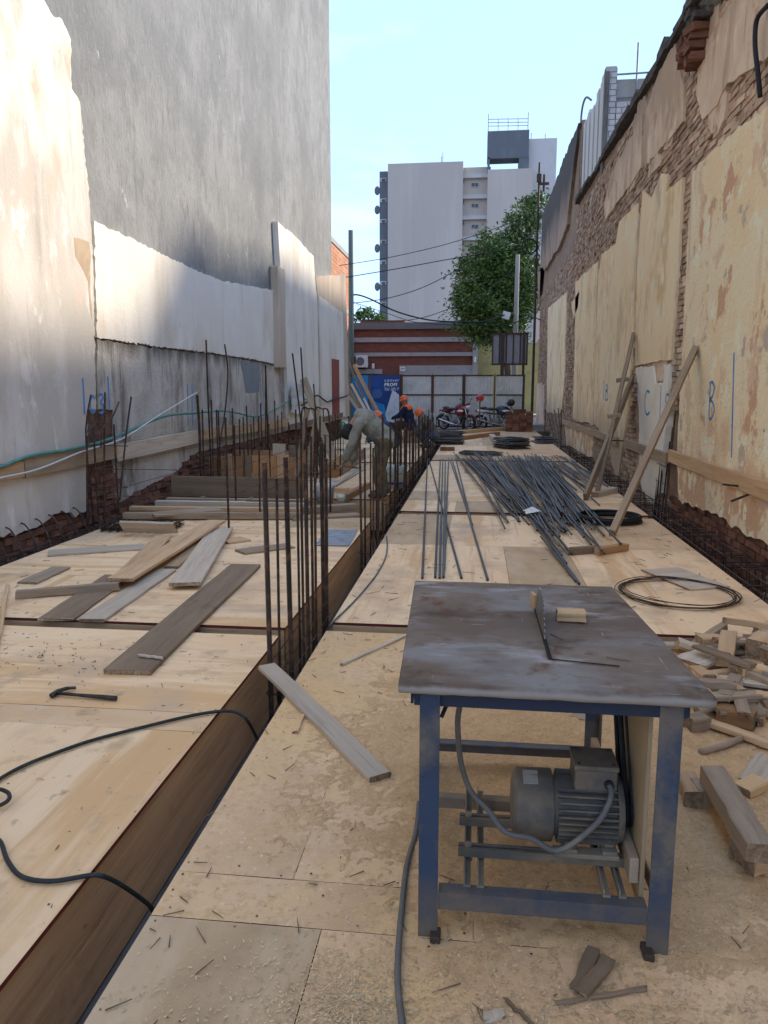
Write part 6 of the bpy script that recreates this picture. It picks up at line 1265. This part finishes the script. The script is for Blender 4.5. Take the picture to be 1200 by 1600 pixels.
# ================================================================== MOTORCYCLES
TYRE = BLACKR; CHROME = M('dull_chrome', (.45, .45, .46), [((.25, .24, .23), 9, .5, .7)], .25, metal=.9); BLK = M('black_enamel', (.02, .02, .022), [], .35, spec=.5)
REDP = M('dark_red_paint', (.20, .012, .015), [], .3, spec=.5); WHP = M('white_fairing', (.7, .71, .72), [], .35); AMB = M('amber_lens', (.6, .2, .03), [], .3); REDL = M('red_lens', (.4, .02, .02), [], .3)
def motorcycle(label, loc, rz, paint, tail):
    t = thing('motorcycle', label, 'motorcycle', loc, rz); mw = Matrix.Translation(loc) @ Matrix.Rotation(rz, 4, 'Z')
    def ob(s, name, mat, par=None, smooth=True, bevel=0):
        o = link(name, s.mesh(name, mat, smooth), par or t, mw)
        if bevel: bev(o, bevel)
        return o
    for x in (-.63, .65):
        w = ob(MB().torus((x, 0, .30), .255, .045, 'Y', 30, 8), 'wheel', TYRE); ob(MB().torus((x, 0, .30), .215, .014, 'Y', 30, 6), 'rim', CHROME, w)
        s = MB().cyl((x, -.05, .30), (x, .05, .30), .05, n=12)
        for k in range(8): a = k * math.pi / 4; s.cyl((x, .0, .30), (x + .21 * math.cos(a), 0, .30 + .21 * math.sin(a)), .008, n=5)
        ob(s, 'hub_and_spokes', CHROME, w); ob(MB().cyl((x, .052, .30), (x, .06, .30), .11, n=18), 'brake_disc', CHROME, w)
    ob(MB().tube(smooth_path([(.50, 0, .82), (.2, 0, .66), (-.05, 0, .62), (-.55, 0, .68)]), .028, 8).tube([(.50, 0, .82), (.28, 0, .45), (.18, 0, .24), (-.2, 0, .24), (-.28, 0, .60)], .024, 8), 'frame', BLK)
    ob(MB().span((-.18, -.13, .24), (.24, .13, .46)).ell((.14, 0, .50), (.11, .1, .14)).cyl((0, -.17, .34), (0, .17, .34), .11, n=16), 'engine', M('engine_alloy', (.22, .22, .22), [((.1, .1, .1), 8, .5, .7)], .5, metal=.6), bevel=.01)
    s = MB().ell((.2, 0, .80), (.27, .15, .13), 16, 10); ob(s, 'fuel_tank', paint)
    ob(MB().ell((.24, .145, .70), (.22, .03, .14)).ell((.24, -.145, .70), (.22, .03, .14)), 'side_shroud', paint); ob(MB().ell((.30, .155, .74), (.16, .03, .045)).ell((.30, -.155, .74), (.16, .03, .045)), 'shroud_stripe', WHP)
    ob(MB().ell((-.28, 0, .81), (.38, .13, .055), 16, 8).ell((-.52, 0, .85), (.16, .12, .05)), 'seat', BLK)
    ob(MB().ell((-.48, 0, .74), (.30, .10, .07), 14, 8), 'tail_cowl', tail); ob(MB().box((-.80, 0, .74), (.04, .12, .06)), 'tail_light', REDL); ob(MB().box((-.86, 0, .62), (.02, .18, .14), Euler((0, R(-20), 0)).to_matrix()), 'number_plate', WHP, smooth=False)
    for e in (-1, 1):
        ob(MB().cyl((.64, e * .09, .30), (.48, e * .09, .90), .022, n=8), 'fork_leg', CHROME); ob(MB().cyl((-.62, e * .11, .30), (-.42, e * .12, .66), .025, n=8), 'shock_absorber', CHROME)
        ob(MB().cyl((-.63, e * .07, .30), (-.05, e * .09, .32), .02, n=6), 'swingarm', BLK)
        ob(MB().tube(smooth_path([(.47, 0, .95), (.45, e * .14, 1.0), (.38, e * .34, 1.01)], 4), .013, 7), 'handlebar', BLK)
        m_ = ob(MB().tube(smooth_path([(.43, e * .22, 1.0), (.46, e * .27, 1.10), (.44, e * .31, 1.18)], 4), .007, 5), 'mirror_stem', BLK); ob(MB().ell((.44, e * .32, 1.20), (.02, .065, .045), 12, 8), 'mirror', CHROME, m_)
        ob(MB().ell((.52, e * .17, .88), (.04, .03, .025), 8, 6), 'indicator', AMB); ob(MB().ell((-.74, e * .15, .70), (.04, .03, .025), 8, 6), 'indicator', AMB)
    ob(MB().ell((.56, 0, .90), (.09, .10, .10), 12, 8), 'headlight', WHP); ob(MB().ell((.55, 0, .98), (.08, .12, .07), 12, 8), 'fairing', paint)
    V = [(.65 + .32 * math.cos(a), y, .30 + .32 * math.sin(a)) for a in [R(20 + 14 * k) for k in range(9)] for y in (-.06, .06)]
    ob(MB().add(V, [(2 * k, 2 * k + 1, 2 * k + 3, 2 * k + 2) for k in range(8)]), 'front_mudguard', paint)
    V = [(-.63 + .33 * math.cos(a), y, .30 + .33 * math.sin(a)) for a in [R(70 + 14 * k) for k in range(8)] for y in (-.07, .07)]
    ob(MB().add(V, [(2 * k, 2 * k + 1, 2 * k + 3, 2 * k + 2) for k in range(7)]), 'rear_mudguard', BLK)
    ob(MB().tube(smooth_path([(.18, -.12, .44), (.26, -.14, .28), (.05, -.15, .22), (-.3, -.16, .30), (-.75, -.17, .42)]), [.02] * 12 + [.032] + [.045] * 12, 10), 'exhaust', CHROME)
    ob(MB().cyl((-.05, .1, .24), (-.12, .26, .005), .012, n=6), 'side_stand', BLK)
    return t
motorcycle('dark red motorcycle with white stripe parked nearest the squatting grey worker', (WY(713, 660, 29.75).x, 29.75, -.03), R(-38), REDP, REDP)
motorcycle('dark blue motorcycle with white tail parked beside the brick stack', (WY(776, 660, 29.8).x, 29.8, -.03), R(6), M('dark_blue_paint', (.015, .02, .05), [], .3, spec=.5), WHP)
def helmet(label, c, mat, rz, hang):
    t = thing('helmet', label, 'helmet', c); c = Vector(c); m3 = Matrix.Rotation(rz, 3, 'Z')
    MB().ell(c, (.15, .125, .135), 18, 12, m3).ell(c + m3 @ Vector((.06, 0, -.07)), (.09, .1, .07), 14, 8, m3).obj('shell', mat, t, True)
    MB().ell(c + m3 @ Vector((.075, 0, .0)), (.085, .112, .05), 14, 8, m3).obj('visor', M('smoked_visor', (.015, .015, .02), [], .15, spec=.6), t, True); return t
a = WY(750, 622, 28.3); helmet('red helmet stuck on an upright bar in front of the fence', a, M('red_helmet', (.45, .02, .025), [((.6, .58, .56), 7, .6, .64, 2)], .3, spec=.5), R(200), 0)
tag(MB().cyl((a.x, 28.3, 0), (a.x, 28.3, a.z), .022, n=6).obj('upright_bar', REBAR), 'upright bar carrying the red helmet', 'rebar')
a = WY(798.5, 629, 29.7); helmet('black helmet hanging on the handlebar of the dark blue motorcycle', a, BLK, R(180), 0)
a = WY(717, 637, 29.6); helmet('dark red and black helmet on the dark red motorcycle', a, REDP, R(190), 0)
# stack of bricks
bs = thing('brick_stack', 'stack of old red bricks beside the parked dark blue motorcycle', 'bricks', (WY(806, 660, 28.6).x, 28.6, 0))
r_ = random.Random(2); bx = MB().box((0, 0, 0), (.23, .11, .07)).mesh('brick', BRICK_RED); x0_ = WY(789, 660, 28.6).x
for row in range(11):
    for c in range(4):
        for d in range(2):
            if row > 8 and c < 2 and d: continue
            if row > 9 and c in (0, 3): continue
            link('brick', bx, bs, Matrix.Translation((x0_ + .13 + .245 * c + r_.uniform(-.012, .012) + (.02 if row % 2 else 0), 28.45 + .125 * d + r_.uniform(-.01, .01), .037 + .074 * row)) @ Matrix.Rotation(r_.uniform(-.05, .05), 4, 'Z'))
# timbers at the end of the far deck
for k, (xa, ya, xb, yb_, m_, lb) in enumerate(((660, 683, 790, 672, W_TAN, 'long tan timber at the end of the far deck before the motorcycles'), (718, 688, 778, 680, W_BROWN, 'brown timber beside the neat stirrup bundle'), (768, 684, 778, 696, W_PALE, 'short pale board on the far deck pointing at the brick stack'))):
    a, b = G(xa, ya), G(xb, yb_); plank('timber', a + Vector((0, 0, .062)), b + Vector((0, 0, .062)), .16, .12, m_, label=lb, cat='timber')
tag(link('brick_offcut', bx, None, Matrix.Translation(G(699, 702, .037)) @ Matrix.Scale(1.6, 4)), 'single brown brick lying alone on the far deck', 'brick')
# boards leaning on the fence
for k, (xt, yt, xb, m_, w, lb) in enumerate(((540, 556, 590, W_DARK, .09, 'black board, steepest of those leaning by the fence'), (543, 603, 582, W_DARK, .12, 'short black board leaning low by the fence'), (549, 600, 588, W_FRESH, .10, 'yellow board leaning by the fence'), (553, 570, 604, W_BROWN, .14, 'wide brown board leaning by the fence'), (556, 596, 593, W_PALE, .08, 'narrow pale board leaning by the fence'), (545, 618, 580, W_OLD, .12, 'grey board leaning lowest by the fence'), (562, 590, 608, W_OLD, .1, 'grey board leaning against the dark blue banner'))):
    B_ = WY(xt, yt, 30.2 - .05 * k); A_ = WY(xb, 660, 28.9 - .12 * k); A_.z = .02; plank('leaning_board', A_, B_, w, .03, m_, up=(0, -1, .2), label=lb, cat='board')
# clutter left of the bending worker
A_ = WY(526, 706, 15.2); A_.z = .02; plank('leaning_board', A_, WY(474, 592, 17.0), .17, .04, W_OLD, up=(0, -1, .2), label='tall grey plank leaning among the starter bars', cat='board')
A_ = WY(462, 742, 13); A_.z = .02; plank('leaning_board', A_, WY(480, 640, 13.6), .08, .06, W_DARK, up=(0, -1, .1), label='dark stick propped up beside the box form', cat='board')
A_ = WY(478, 738, 13.4); A_.z = .02; plank('leaning_board', A_, WY(496, 640, 13.8), .07, .05, W_OLD, up=(0, -1, .1), label='grey stick propped up among bent arches of bar', cat='board')
for k, (px_, Yq) in enumerate(((482, 13.2), (503, 13.5))):
    a = WY(px_ - 10, 640, Yq); b = WY(px_ + 10, 643, Yq + .1); tag(MB().tube(smooth_path([(a.x - .05, Yq, 0), (a.x - .02, Yq, a.z * .6), a, a.lerp(b, .5) + Vector((0, 0, .03)), b, (b.x + .02, Yq + .1, b.z * .6), (b.x + .03, Yq + .1, 0)], 4), .016, 6).obj('bent_bar', REBAR), ('bent bar arch beside the box form', 'bent bar arch nearest the olive worker')[k], 'rebar')
r_ = random.Random(61)
for k in range(14):
    c = G(r_.uniform(470, 560), r_.uniform(700, 742)); L_ = r_.uniform(.5, 1.3); a = r_.uniform(-.6, .6) + (1.5 if k % 3 == 0 else 0); d = Vector((math.cos(a), math.sin(a), 0)) * L_ / 2
    z = .012 + .024 * (k % 3); plank('board', c - d + Vector((0, 0, z)), c + d + Vector((0, 0, z)), r_.uniform(.08, .2), .022, (W_TAN, W_PALE, W_OLD, W_FRESH)[k % 4], label='board end strewn on the cluttered deck beyond the box form', cat='board', group='board ends on the cluttered deck')
s = MB(); r_ = random.Random(6); V = []; n_ = 8
for j in range(n_ + 1):
    for i in range(5): p = WX(452 + 22 * i / 4 * (1 - .1 * j / n_), 600 + 45 * j / n_, XL + .07); V.append((p.x + r_.uniform(0, .10), p.y + r_.uniform(-.05, .05), p.z + r_.uniform(-.03, .03)))
s.add(V, [(j * 5 + i, j * 5 + i + 1, j * 5 + i + 6, j * 5 + i + 5) for j in range(n_) for i in range(4)])
tag(s.obj('plastic_sheet', M('white_plastic_film', (.6, .6, .58), [((.45, .45, .43), 4, .5, .7)], .5), None, True), 'crumpled white plastic sheet hanging at the edge of the pier', 'plastic sheet')
a = WY(536, 663, 14.5); tag(MB().torus((a.x, 14.5, a.z), .04, .015, 'Y', 14, 6).cyl((a.x, 14.5, 0), (a.x, 14.5, a.z - .045), .008, n=5).obj('green_clamp', M('green_plastic', (.03, .25, .13), [], .5), None, True), 'small green plastic clamp on a bar near the worker in the cap', 'clamp')
